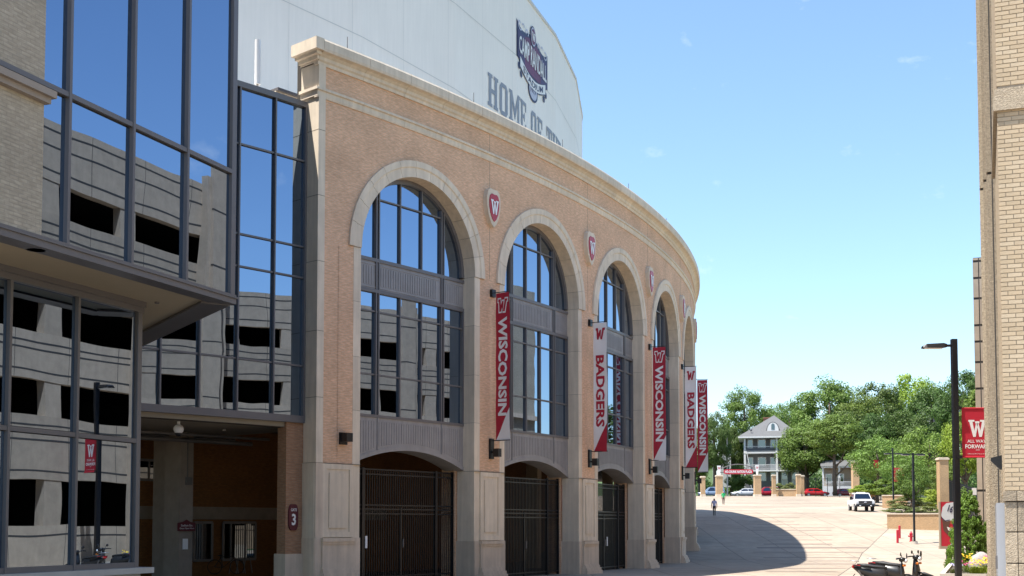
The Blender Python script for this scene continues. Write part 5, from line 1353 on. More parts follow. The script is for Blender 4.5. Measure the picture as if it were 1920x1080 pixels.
for a in ((1348.5, 199, 12, 891, 'gate pillar at the left end of the red plaza sign', True), (1420, 199, 12.5, 890, 'gate pillar at the right end of the red plaza sign', True),
          (1451, 200.5, 6.5, 890, 'slim gate pillar right of the red sport utility car'), (1497, 200.5, 7.5, 889, 'slim gate pillar, left of a pair beside the planter'),
          (1504.5, 202, 6, 891, 'slimmest gate pillar, right of a pair beside the planter'), (1604, 190, 12, 865, 'tall gate pillar at the left edge of the feathery trees'),
          (1768, 112, 17, 858, 'widest gate pillar, behind the football picture board'), (1318, 199, 8, 893, 'gate pillar just under the farthest red banner')):
    pillar(a[0], a[1], a[2], a[3], 'tan brick ' + a[4], vtop=len(a) > 5)
D = 199; ps = thing('plaza_sign', at(1384, D, zat(892, D)), 'red arched HO-CHUNK NATION PLAZA sign spanning two pillars', 'sign')
xa, xb = at(1357, D)[0], at(1413, D)[0]; za, zc = zat(889, D), zat(880, D); rr_ = (zc - za) / 2
pts = [(xb - rr_ + rr_ * math.cos(a), (za + zc) / 2 + rr_ * math.sin(a)) for a in [-1.57 + .39 * k for k in range(9)]] + [(xa + rr_ + rr_ * math.cos(a), (za + zc) / 2 + rr_ * math.sin(a)) for a in [1.57 + .39 * k for k in range(9)]]
m = MB(); m.prism(pts, lambda x, y, k: (x, D + k, y), 0, .12); bd = m.build('board', M_REDSIGN, ps)
m = MB(); add_text(m, 'HO-CHUNK NATION PLAZA', lambda x, y: (x, D - .01, y), (xb - xa) * .9, (zc - za) * .56, (xa + xb) / 2, (za + zc) / 2, .03); m.build('lettering', M_WHITEP, bd)
m = MB(); m.tube([(at(1349, D)[0], D + .06, zat(886, D)), (at(1420, D)[0], D + .06, zat(886, D))], .05, 6); m.build('lower_rail', M_BLACK, ps)
m = MB(); m.tube([(at(1350, D)[0] + (at(1419, D)[0] - at(1350, D)[0]) * k / 10, D + .06, zat(882, D) + 1.0 * math.sin(math.pi * (k + .6) / 11.2)) for k in range(11)], .07, 6); m.build('arch_rail', M_ALU, ps)
# iron fences
def fence(p0, p1, D0, D1, hpx, label, zoff=0, pitch=.13):
    a = Vector(at(p0, D0)); b_ = Vector(at(p1, D1)); h = hpx / FP * (D0 + D1) / 2; a.z += zoff; b_.z += zoff
    t = thing('iron_fence', a, label, 'fence'); n = int((b_ - a).length / pitch)
    m = MB()
    for k in range(n + 1):
        p = a + (b_ - a) * k / n; m.bar(p, p + Vector((0, 0, h)), .02)
    m.build('pickets', M_BLACKM, t, kind='stuff')
    for zz in (.15, h - .15): m = MB(); m.bar(a + Vector((0, 0, zz)), b_ + Vector((0, 0, zz)), .04); m.build('rail', M_BLACKM, t)
    n = max(2, int((b_ - a).length / 2.6))
    for k in range(n + 1):
        p = a + (b_ - a) * k / n; m = MB(); m.bar(p, p + Vector((0, 0, h + .08)), .07); m.build('fence_post', M_BLACKM, t)
fence(1508, 1598, 202, 191, 36, 'black iron picket fence in front of the porch house', 0, .28)
fence(1612, 1760, 162, 136, 30, 'black iron picket fence behind the planter shrubs', .6)
fence(1775, 1840, 114, 100, 88, 'tall black iron fence right of the widest pillar')
# football picture board on legs
D = 68.0; bd = thing('picture_board', at(1780, D, gz(D)), 'red picture board showing a football player in a white jersey', 'board')
xa, xb = at(1763, D)[0], at(1800, D)[0]; za, zc = zat(1024, D), zat(941, D)
m = MB(); m.box(xa, xb, D, D + .12, za, zc); bb = m.build('panel', M_REDSIGN, bd)
m = MB(); m.box(xa - .08, xb + .08, D - .05, D + .2, za - .15, za); m.box(xa - .07, xa, D - .02, D + .14, za, zc); m.build('frame', mat('board_frame', (.33, .27, .2), .7), bd)
for x in (xa + .35, xb - .3): m = MB(); m.box(x - .05, x + .05, D + .02, D + .12, gz(D) - .1, za - .15); m.build('leg', M_BLACKM, bd)
m = MB(); m.box(xa + .3, xb, D - .1, D + .4, gz(D) - .05, gz(D) + .35); m.build('ballast', M_BLACKM, bd)
W_, H_ = xb - xa, zc - za; fb = lambda lv: (lambda x, y: (xa + x * W_, D - .006 - lv * .004, za + y * H_))
def blob(m, pts, lv): m.poly([fb(lv)(x, y) for x, y in pts])
M_SKIN2 = mat('print_skin', (.12, .055, .04), .6); M_JER = mat('print_jersey', (.62, .66, .70), .6, .1, 1)
m = MB(); blob(m, [(.02, .70), (.10, .88), (.30, .97), (.62, .99), (.99, .99), (.99, .50), (.72, .55), (.50, .58), (.30, .56), (.10, .60)], 0); m.build('print_jersey', M_JER, bb); m = MB(); blob(m, [(.45, .0), (.8, .0), (.9, .16), (.55, .20)], 0); m.build('print_trousers', M_JER, bb)
m = MB(); blob(m, [(.06, .60), (.30, .56), (.50, .58), (.40, .44), (.62, .30), (.82, .22), (.75, .12), (.40, .22), (.12, .36)], 1); m.build('print_arm', M_SKIN2, bb)
m = MB(); blob(m, [(.30, .44), (.52, .40), (.56, .33), (.36, .36)], 2); m.build('print_glove', M_WHITEP, bb)
m = MB(); blob(m, [(.04, .66), (.22, .58), (.45, .60), (.45, .58), (.22, .56), (.03, .63)], 2); blob(m, [(.55, .55), (.99, .50), (.99, .20), (.7, .30)], 1); m.build('print_dark', M_NAVY, bb)
m = MB(); fq = fb(3); add_text(m, '16', lambda x, y: fq(.50 + (x * .92 + y * .38), .84 + (y * .92 - x * .30) * .55), .26, .30, 0, 0, .03); m.build('print_number', M_NAVY, bb)
sg = thing('small_sign', at(1827, 60, zat(928, 60)), 'small white notice on the fence above the evergreens', 'sign')
m = MB(); xx = at(1827, 60)[0]; m.box(xx - .11, xx + .11, 60, 60.02, zat(928, 60), zat(915, 60)); m.build('plate', M_WHITEP, sg); m = MB(); m.box(xx - .02, xx + .02, 60.02, 60.05, gz(60), zat(915, 60)); m.build('post', M_ALU, sg)

# ------------------------------------------------------------------ houses beyond the street
M_SIDE = mat('grey_siding', (.15, .148, .16), .75, .05, 1); M_TRIM = mat('white_trim', (.72, .71, .69), .6, .03, 1); M_ROOF = mat('grey_shingle', (.115, .115, .115), .9, .12, 3)
M_CHIM = mat('chimney_brick', (.26, .12, .08), .9, .15, 4); M_TANS = mat('tan_siding', (.30, .24, .18), .8, .05, 1)
D = 226.0
hx = lambda px: (px - 960) / FP * D
g = zat(912, D)
ho = thing('porch_house', (hx(1442), D, g), 'three storey grey house with stacked white porches and hipped roof', 'house')
xa, xb, y0, y1 = hx(1396), hx(1496), D, D + 13
z1, z2, z3, ze = zat(881, D), zat(847, D), zat(818, D), zat(818, D)
yw = D + 2.2
m = MB(); m.box(xa + .2, xb + 2, yw, y1, g - 2, ze); m.build('wall', M_SIDE, ho)
m = MB()
zr = zat(778, D + 6); xm = hx(1453); e0, e1, f0, f1 = hx(1386), hx(1502), D - .6, y1 + .6; ze2 = ze
P0, P1, P2, P3 = (e0, f0, ze2), (e1, f0, ze2), (e1, f1, ze2), (e0, f1, ze2); T = (xm, (f0 + f1) / 2, zr)
for a, b_ in ((P0, P1), (P1, P2), (P2, P3), (P3, P0)): m.poly([a, b_, T])
rf = m.build('roof', M_ROOF, ho)
m = MB(); m.box(e0, e1, f0, f1, ze2 - .28, ze2 - .004); m.build('eave', M_TRIM, ho)
m = MB(); cx0, cx1 = hx(1433), hx(1448); m.box(cx0, cx1, D + 7, D + 8.2, ze, zat(778, D)); m.box(cx0 - .08, cx1 + .08, D + 6.9, D + 8.3, zat(778, D), zat(776, D)); m.build('chimney', M_CHIM, rf)
# arched dormer
xc, rw = hx(1450.5), (hx(1463) - hx(1438)) / 2; zd = zat(807.5, D); yd = D + 1.2
pts = [(xc - rw, zd), (xc + rw, zd)] + [(xc + rw * math.cos(a), zd + rw * 1.55 * math.sin(a) * .92) for a in [math.pi * k / 14 for k in range(15)]]
m = MB(); m.prism(pts, lambda x, y, k: (x, yd + k, y), 0, 4); dm = m.build('dormer', M_ROOF, rf)
pin = [(xc + (x - xc) * .86, zd + (z - zd) * .88 + .05) for x, z in pts]
m = MB(); m.prism(pin, lambda x, y, k: (x, yd - .06 + k, y), 0, .05); m.build('dormer_face', M_TRIM, dm)
m = MB(); m.prism([(xc - .3, zd + .3), (xc + .3, zd + .3), (xc + .3, zd + 1.25), (xc, zd + 1.5), (xc - .3, zd + 1.25)], lambda x, y, k: (x, yd - .1 + k, y), 0, .03); m.build('dormer_pane', M_GLASSF, dm)
for k, (zf, zc) in enumerate(((z1, z2), (z2, z3))):
    m = MB(); m.box(xa, xb, D - .1, yw, zf - .28, zf); m.build('porch_floor', M_TRIM, ho)
    m = MB(); m.box(xa, xb, D - .02, D + .06, zf + .95, zf + 1.03); m.box(xa, xb, D - .02, D + .06, zf + .12, zf + .18); rl = m.build('railing', M_TRIM, ho)
    m = MB(); x = xa + .2
    while x < xb: m.box(x, x + .05, D, D + .05, zf + .18, zf + .95); x += .16
    m.build('balusters', M_SIDE if k else M_TRIM, rl, kind='stuff')
for px, zt_ in ((1398, z3), (1457, z3), (1495, z1)):
    m = MB(); x = hx(px); m.box(x - .17, x + .17, D - .06, D + .26, g - 2, zt_ - .29); m.build('porch_post', M_TRIM, ho)
for lv, z0 in enumerate((g, z1, z2)):
    for px, wd, door in ((1408, .75, 0), (1429.5, 1.25, 0), (1450, .75, lv == 1), (1471, .9, lv == 0), (1490, .9, lv == 0)):
        x = hx(px); zb_, zt_ = (z0 + (.15 if door else .95)), z0 + 2.35
        if z0 == g: zb_ += .25; zt_ += .25
        m = MB(); m.box(x - wd / 2 - .14, x + wd / 2 + .14, yw - .06, yw, zb_ - .12, zt_ + .14); f = m.build('door' if door else 'window', M_TRIM, ho)
        m = MB(); m.box(x - wd / 2, x + wd / 2, yw - .08, yw - .061, zb_ + (1.0 if door else 0), zt_); m.build('pane', M_GLASSF, f)
m = MB(); p0, p1 = Vector((hx(1401), D - .3, z2 + .2)), Vector((hx(1409), D - .3, z1 - .4)); m.bar(p0, p1, .35, .12); m.bar(p1 + Vector((-.6, 0, -.3)), Vector((hx(1410), D - .3, g - .3)), .35, .12); m.build('outside_stair', M_TRIM, ho)
ho.rotation_euler.z = -.205
m = MB(); m.ell((hx(1410), D + .4, zat(805, D)), (.25, .12, .25), 10, 6); m.bar((hx(1410), D + .5, zat(812, D)), (hx(1410), D + .4, zat(805, D)), .06); m.build('satellite_dish', M_SIDE, rf)
D2 = 214.0; h2 = lambda px: (px - 960) / FP * D2
g2 = zat(915, D2)
po = thing('small_porch_house', (h2(1570), D2, g2), 'small tan house with a white railed porch under the dark tree', 'house')
m = MB(); m.box(h2(1543), h2(1606), D2 + 2, D2 + 11, g2 - 2, zat(874, D2)); m.build('wall', M_TANS, po)
m = MB(); zz = zat(874, D2); a, b_, c_, d_ = (h2(1540), D2 - .4, zz), (h2(1609), D2 - .4, zz), (h2(1609), D2 + 11, zz), (h2(1540), D2 + 11, zz); e_, f_ = (h2(1540), D2 + 5, zz + 1.3), (h2(1609), D2 + 5, zz + 1.3)
for q in ((a, b_, f_, e_), (c_, d_, e_, f_), (a, e_, d_), (b_, c_, f_)): m.poly(q)
m.build('roof', M_ROOF, po)
m = MB(); m.box(h2(1541), h2(1608), D2 - .3, D2 + 2, zz - .25, zz - .01); m.build('eave', M_TRIM, po)
m = MB(); m.box(h2(1543), h2(1606), D2, D2 + 2, g2 - 1.5, g2 + .3); m.build('porch_floor', M_TRIM, po)
for px in (1544.5, 1574, 1603): m = MB(); m.box(h2(px) - .15, h2(px) + .15, D2, D2 + .3, g2 + .3, zz - .25); m.build('porch_post', M_TRIM, po)
m = MB(); m.box(h2(1543), h2(1606), D2, D2 + .06, g2 + 1.05, g2 + 1.13); rl = m.build('railing', M_TRIM, po)
m = MB(); x = h2(1543)
while x < h2(1606): m.box(x, x + .06, D2, D2 + .05, g2 + .3, g2 + 1.05); x += .2
m.build('balusters', M_TRIM, rl, kind='stuff')
for px in (1555, 1577):
    x = h2(px); m = MB(); m.box(x - .55, x + .55, D2 + 1.94, D2 + 2, g2 + .9, g2 + 2.6); f = m.build('window', M_TRIM, po); m = MB(); m.box(x - .4, x + .4, D2 + 1.92, D2 + 1.939, g2 + 1.05, g2 + 2.45); m.build('pane', M_GLASSF, f)
po.rotation_euler.z = -.25
D3 = 262.0; gx = lambda px: (px - 960) / FP * D3
gh = thing('gable_house', (gx(1655), D3, 8), 'grey gabled house wall glimpsed between the trees', 'house')
m = MB(); zb_, zt_ = zat(880, D3), zat(818, D3); xa, xb, xm = gx(1632), gx(1668), gx(1661)
m.prism([(gx(1650), zb_), (gx(1668), zb_), (gx(1668), zat(818, D3)), (gx(1661), zat(803, D3)), (gx(1650), zat(830, D3))], lambda x, y, k: (x, D3 - 30 + k, y), 0, 8); m.build('wall', M_SIDE, gh)
m = MB(); m.bar((gx(1636), D3 - 30.4, zat(812, D3)), (gx(1650), D3 - 30.4, zat(829, D3)), .5, .25); m.build('roof_trim', M_TRIM, gh)
D4 = 228; nx = lambda px: (px - 960) / FP * D4
nb = thing('neighbour_house', (nx(1372), D4, 8), 'white house corner half hidden in the trees left of the grey house', 'house')
m = MB(); m.prism([(nx(1360), zat(912, D4)), (nx(1380), zat(912, D4)), (nx(1380), zat(850, D4)), (nx(1370), zat(838, D4)), (nx(1360), zat(850, D4))], lambda x, y, k: (x, D4 + 5 + k, y), 0, 9); m.build('wall', M_TRIM, nb)
m = MB(); x = nx(1371); m.box(x - .5, x + .5, D4 + 4.94, D4 + 4.999, zat(880, D4), zat(866, D4)); m.build('pane', M_GLASSF, nb)
# utility pole
up_ = thing('utility_pole', at(1364, 221), 'grey wooden utility pole with a lamp, left of the grey house', 'pole')
x = at(1364, 221)[0]; m = MB(); m.tube([(x, 221, 5), (x, 221, zat(820, 221))], [.16, .11], 8); m.build('pole', M_CONCL, up_); m = MB(); m.bar((x - .9, 221, zat(821, 221)), (x, 221, zat(823, 221)), .08); m.ell((x - .9, 221, zat(820, 221)), (.35, .2, .15), 8, 6); m.build('lamp_arm', M_CLOTHW, up_)
# ------------------------------------------------------------------ cars
M_TYRE = mat('tyre', (.012, .012, .012), .8); M_RIM = mat('wheel_rim', (.45, .45, .47), .35, metal=.7); M_CGL = glass_mat('car_glass', (.10, .12, .14), 0.0, 1, .02)
M_LAMPW = mat('headlamp', (.7, .72, .75), .15); M_LAMPR = mat('tail_lamp', (.45, .01, .01), .25)
def wheel(t, x, y, r, wd=.2):
    b = LMB(); b.tube([(x, y - wd / 2, r), (x, y - wd / 2 + .03, r), (x, y + wd / 2 - .03, r), (x, y + wd / 2, r)], [r * .9, r, r, r * .9], 18); o = b.build('wheel', M_TYRE, t)
    s = -1 if y < 0 else 1; b = LMB(); yy = y + s * (wd / 2 + .004); b.tube([(x, yy - .03 * s, r), (x, yy, r)], r * .62, 12); b.build('rim', M_RIM, o)
def paint(name, c): return mat(name, c, .22, .02, .5, spec=.6)
def car(loc, rz, label, c, name='parked_car', suv=False, group='cars parked along the street', cn='x'):
    t = thing(name, loc, label, 'car', group, rz); pm = paint('car_paint_' + cn, c)
    hr = 1.72 if suv else 1.45; hw = .90; L = 2.25
    # body sections along x: (x, z bottom, z shoulder, half width)
    st_ = [(-L, .45, .78, .66), (-L + .12, .34, .93, .80), (-1.5, .28, 1.0, .88), (-.6, .26, .98, hw), (.6, .26, .95, hw), (1.35, .28, .90, .88), (L - .15, .34, .76, .78), (L, .45, .64, .62)]
    sec = lambda x, zb_, zs_, h: [(x, -h * .92, zb_), (x, h * .92, zb_), (x, h, zb_ + .22), (x, h * .985, zs_ - .1), (x, h * .90, zs_), (x, -h * .90, zs_), (x, -h * .985, zs_ - .1), (x, -h, zb_ + .22)]
    b = LMB(); b.loft([sec(*q) for q in st_]); bo_ = b.build('body', pm, t, True)
    gh_ = [(-2.0, .97, .99, .76), (-1.35, .97, hr - .05, .62), (-.6, .97, hr, .62), (.25, .96, hr - .03, .61), (1.15, .93, .95, .74)] if not suv else [(-2.15, .97, 1.0, .78), (-1.95, .97, hr - .06, .66), (-.6, .97, hr, .66), (.35, .96, hr - .04, .65), (1.15, .93, .97, .76)]
    b = LMB(); b.loft([[(x, -.80, zb_ - .05), (x, .80, zb_ - .05), (x, h, zt_), (x, -h, zt_)] for x, zb_, zt_, h in gh_]); b.build('roof', pm, t)
    for s in (-1, 1):
        for xa_, xb_, ta, tb in ((-1.45 if not suv else -1.85, -.55, -1.25 if not suv else -1.8, -.5), (-.45, .85, -.42, .28)):
            q = [(xa_, s * .83, 1.02), (xb_, s * .83, 1.0), (tb, s * .675, hr - .14), (ta, s * .68, hr - .16)]; b = LMB(); b.poly(q if s < 0 else q[::-1]); b.build('side_window', M_CGL, t)
    b = LMB(); b.poly([(1.12, -.70, .99), (1.12, .70, .99), (.34, .58, hr - .08), (.34, -.58, hr - .08)]); b.build('windscreen', M_CGL, t)
    xr = -2.0 if not suv else -2.17
    b = LMB(); b.poly([(xr, .68, 1.03), (xr, -.68, 1.03), (xr + (.62 if not suv else .18), -.56, hr - .12), (xr + (.62 if not suv else .18), .56, hr - .12)]); b.build('rear_window', M_CGL, t)
    for s in (-1, 1):
        b = LMB(); b.ell((L - .12, s * .58, .68), (.12, .17, .08), 8, 6); b.build('headlight', M_LAMPW, t, True)
        b = LMB(); b.ell((-L + .1, s * .62, .82), (.1, .15, .1), 8, 6); b.build('tail_light', M_LAMPR, t, True)
        for x in (-1.35, 1.38): wheel(t, x, s * .80, .33)
        b = LMB(); b.ell((.78, s * .98, 1.02), (.09, .1, .07), 8, 6); b.build('mirror', pm, t, True)
    return t
gs = gz(210)
def cpos(px, D, dz=0): return ((px - 960) / FP * D, D, gz(D) + dz)
car(cpos(1396, 207.6, .02), math.pi, 'silver sedan parked under the red plaza sign', (.52, .53, .55), cn='silver')
car(cpos(1437, 207.8, .02), math.pi, 'dark red sport utility car between the gate pillars', (.30, .008, .02), suv=True, cn='dark_red')
car(cpos(1529, 207.8, .02), 0, 'bright red sedan in front of the black iron fence', (.50, .012, .012), cn='red')
car(cpos(1587, 208.2, .02), 0, 'maroon sedan farthest right, in front of the small porch house', (.22, .012, .02), cn='maroon')
car(cpos(1334, 207.8, .02), math.pi, 'pale blue car left of the leftmost gate pillar', (.20, .27, .38), suv=True, cn='blue')
car(cpos(1600, 212.5, .02), 0, 'dark car behind the maroon sedan', (.02, .022, .03), cn='black')
car(cpos(1412, 212.5, .02), 0, 'black car mostly hidden behind the gate pillar and silver sedan', (.012, .012, .014), cn='black')
# white pickup, front towards the camera
D = 127.0; px0 = 1629
tk = thing('pickup_truck', (at(px0, D)[0], D + 2.9, gz(D + 2)), 'white pickup truck with black grille facing the camera on the plaza', 'truck', None, math.radians(-90 - 7))
tk.rotation_euler = (0, -math.atan(.075), math.radians(-97)); tk.rotation_mode = 'ZYX' if False else 'XYZ'
tk.rotation_euler = (0, 0, math.radians(-97))
pw = paint('truck_white', (.78, .78, .77))
b = LMB()
sec = lambda x, zb_, zs_, h: [(x, -h * .95, zb_), (x, h * .95, zb_), (x, h, zb_ + .25), (x, h, zs_ - .12), (x, h * .9, zs_), (x, -h * .9, zs_), (x, -h, zs_ - .12), (x, -h, zb_ + .25)]
b.loft([sec(-2.95, .62, 1.22, .96), sec(-2.9, .58, 1.25, 1.0), sec(1.25, .55, 1.24, 1.0), sec(2.2, .60, 1.20, .99), sec(2.72, .66, 1.14, .96), sec(2.82, .70, 1.08, .92)]); b.build('body', pw, tk)
b = LMB(); cabs = [(-1.35, 1.2, 1.26, .90), (-1.2, 1.2, 1.93, .76), (-.2, 1.2, 1.98, .77), (.55, 1.2, 1.93, .76), (1.30, 1.15, 1.24, .90)]
b.loft([[(x, -.93, zb_), (x, .93, zb_), (x, h, zt_), (x, -h, zt_)] for x, zb_, zt_, h in cabs]); b.build('cab', pw, tk)
b = LMB(); b.poly([(1.25, -.85, 1.29), (1.25, .85, 1.29), (.63, .70, 1.87), (.63, -.70, 1.87)]); b.build('windscreen', M_CGL, tk)
for s in (-1, 1):
    for q in ([(-1.15, 1.28), (-.15, 1.28), (-.15, 1.86), (-1.08, 1.84)], [(-.05, 1.28), (1.0, 1.28), (.48, 1.85), (-.05, 1.86)]):
        pts = [(x, s * (.945 - (z - 1.2) * .22), z) for x, z in q]; b = LMB(); b.poly(pts if s < 0 else pts[::-1]); b.build('side_window', M_CGL, tk)
    b = LMB(); b.box(2.74, 2.84, s * .82 - .13, s * .82 + .13, .80, 1.04); b.build('headlight', M_LAMPW, tk)
    b = LMB(); b.box(.88, 1.02, s * 1.16 - .13, s * 1.16 + .13, 1.22, 1.56); b.bar((.95, s * .92, 1.32), (.95, s * 1.1, 1.38), .05); b.build('mirror', M_BLACK, tk)
    for x in (-1.85, 1.85): wheel(tk, x, s * .86, .42, .28)
b = LMB(); b.box(2.78, 2.86, -.66, .66, .76, 1.09); gr = b.build('grille', M_BLACK, tk)
for z in (.84, .99): b = LMB(); b.box(2.861, 2.88, -.62, .62, z - .03, z + .03); b.build('grille_bar', M_ALU, gr)
b = LMB(); b.ell((2.875, 0, .925), (.02, .14, .06), 14, 8); b.build('grille_badge', mat('badge_blue', (.5, .53, .62), .3), gr, True)
b = LMB(); b.loft([[(2.86, -.98, .46), (2.86, .98, .46), (2.86, .98, .72), (2.86, -.98, .72)], [(3.02, -.90, .48), (3.02, .90, .48), (3.02, .90, .70), (3.02, -.90, .70)]]); bu_ = b.build('bumper', M_BLACK, tk)
for s in (-1, 1): b = LMB(); b.ell((3.02, s * .55, .55), (.02, .09, .06), 10, 6); b.build('fog_lamp', M_LAMPW, bu_, True)
b = LMB(); b.box(-.1, .1, -.45, .45, 1.97, 2.05); b.build('roof_light_bar', M_LAMPW, tk)
# ------------------------------------------------------------------ people
def person(loc, rz, H, label, shirt, trousers, skin, hair, stride):
    t = thing('person', loc, label, 'person', None, rz)
    k = H / 1.78
    J = {'hip': (0, 0, .93), 'waist': (0, 0, 1.08), 'chest': (0, .0, 1.33), 'neck': (0, .0, 1.50), 'head': (0, .03, 1.60), 'top': (0, .02, 1.72)}
    E_ = [('hip', 'waist'), ('waist', 'chest'), ('chest', 'neck'), ('neck', 'head'), ('head', 'top')]
    Rr = {'hip': (.155, .115), 'waist': (.145, .10), 'chest': (.175, .115), 'neck': (.06, .06), 'head': (.082, .10), 'top': (.062, .075)}
    for s, n in ((-1, 'l'), (1, 'r')):
        f = stride * s
        J.update({n + 'th': (s * .095, .0, .86), n + 'kn': (s * .10, .20 * f + .03, .50), n + 'an': (s * .10, .34 * f - .05, .09), n + 'to': (s * .115, .34 * f + .14, .035),
                  n + 'sh': (s * .19, 0, 1.43), n + 'el': (s * .25, -.10 * f - .02, 1.14), n + 'wr': (s * .25, -.20 * f + .06, .89), n + 'ha': (s * .245, -.22 * f + .08, .78)})
        E_ += [('hip', n + 'th'), (n + 'th', n + 'kn'), (n + 'kn', n + 'an'), (n + 'an', n + 'to'), ('chest', n + 'sh'), (n + 'sh', n + 'el'), (n + 'el', n + 'wr'), (n + 'wr', n + 'ha')]
        Rr.update({n + 'th': (.10, .10), n + 'kn': (.062, .062), n + 'an': (.042, .045), n + 'to': (.04, .03), n + 'sh': (.075, .075), n + 'el': (.046, .046), n + 'wr': (.033, .033), n + 'ha': (.035, .028)})
    names = list(J); me = bpy.data.meshes.new('body'); me.from_pydata([tuple(c * k for c in J[n]) for n in names], [(names.index(a), names.index(b_)) for a, b_ in E_], [])
    o = bpy.data.objects.new('body', me); COL.objects.link(o); o.parent = t
    sk = o.modifiers.new('skin', 'SKIN'); sv = me.skin_vertices[0].data
    for i, n in enumerate(names): sv[i].radius = tuple(r * k for r in Rr[n]); sv[i].use_root = (n == 'hip')
    ss = o.modifiers.new('subd', 'SUBSURF'); ss.levels = ss.render_levels = 2
    dg = bpy.context.evaluated_depsgraph_get(); dg.update(); me2 = bpy.data.meshes.new_from_object(o.evaluated_get(dg)); o.modifiers.clear(); o.data = me2
    me2.materials.clear()
    for q in (skin, shirt, trousers, hair, M_BLACK): me2.materials.append(q)
    for p in me2.polygons:
        c = p.center / k; p.use_smooth = True
        mi = 0
        if c.z < .10: mi = 4
        elif c.z < .98 and abs(c.x) < .205: mi = 2
        elif c.z < 1.50 and (abs(c.x) < .19 or c.z > 1.16): mi = 1
        elif c.z > 1.58 and (c.y < .04 or c.z > 1.68): mi = 3
        p.material_index = mi
    # hands: palm with five fingers, and the face
    for s in (-1, 1):
        f = stride * s; h = Vector((s * .245, -.22 * f + .08, .78)) * k; b = LMB()
        for j, (dy, L) in enumerate(((-.03, .07), (-.01, .082), (.01, .078), (.03, .062))): b.tube([h + Vector((0, dy, .01)), h + Vector((-s * .006, dy, -L * .6)), h + Vector((-s * .022, dy, -L))], [.010, .009, .007], 5)
        b.tube([h + Vector((0, .035, .05)), h + Vector((-s * .02, .062, .01)), h + Vector((-s * .028, .064, -.02))], [.012, .010, .008], 5); b.build('hand', skin, t, True)
    b = LMB(); b.tube([Vector((0, .115, 1.655)) * k, Vector((0, .145, 1.61)) * k, Vector((0, .118, 1.60)) * k], [.010, .017, .012], 6); b.ell(Vector((0, .118, 1.572)) * k, (.028, .01, .008), 8, 5); b.build('nose', skin, t, True)
    for s in (-1, 1): b = LMB(); b.ell(Vector((s * .035, .112, 1.645)) * k, (.014, .01, .009), 8, 5); b.build('eye', M_BLACK, t, True); b = LMB(); b.ell(Vector((s * .088, .02, 1.625)) * k, (.012, .025, .034), 8, 6); b.build('ear', skin, t, True)
    return t
M_SK = mat('skin_tone', (.35, .20, .14), .6); M_SKD = mat('skin_tone_dark', (.12, .065, .045), .6); M_HAIR = mat('dark_hair', (.012, .010, .009), .7)
person(at(1339, 121, gz(121) + .005), 0, 1.78, 'person in a pale lavender shirt and black trousers walking away', mat('lavender_shirt', (.48, .47, .62), .8), M_BLACKM, M_SKD, M_HAIR, .55)
person(at(1356.3, 158, gz(158) + .005), math.pi, 1.76, 'person in a bright green shirt, white cap and brown trousers', mat('green_shirt', (.02, .42, .14), .8), mat('brown_trousers', (.11, .075, .06), .8), M_SK, M_CLOTHW, .4)
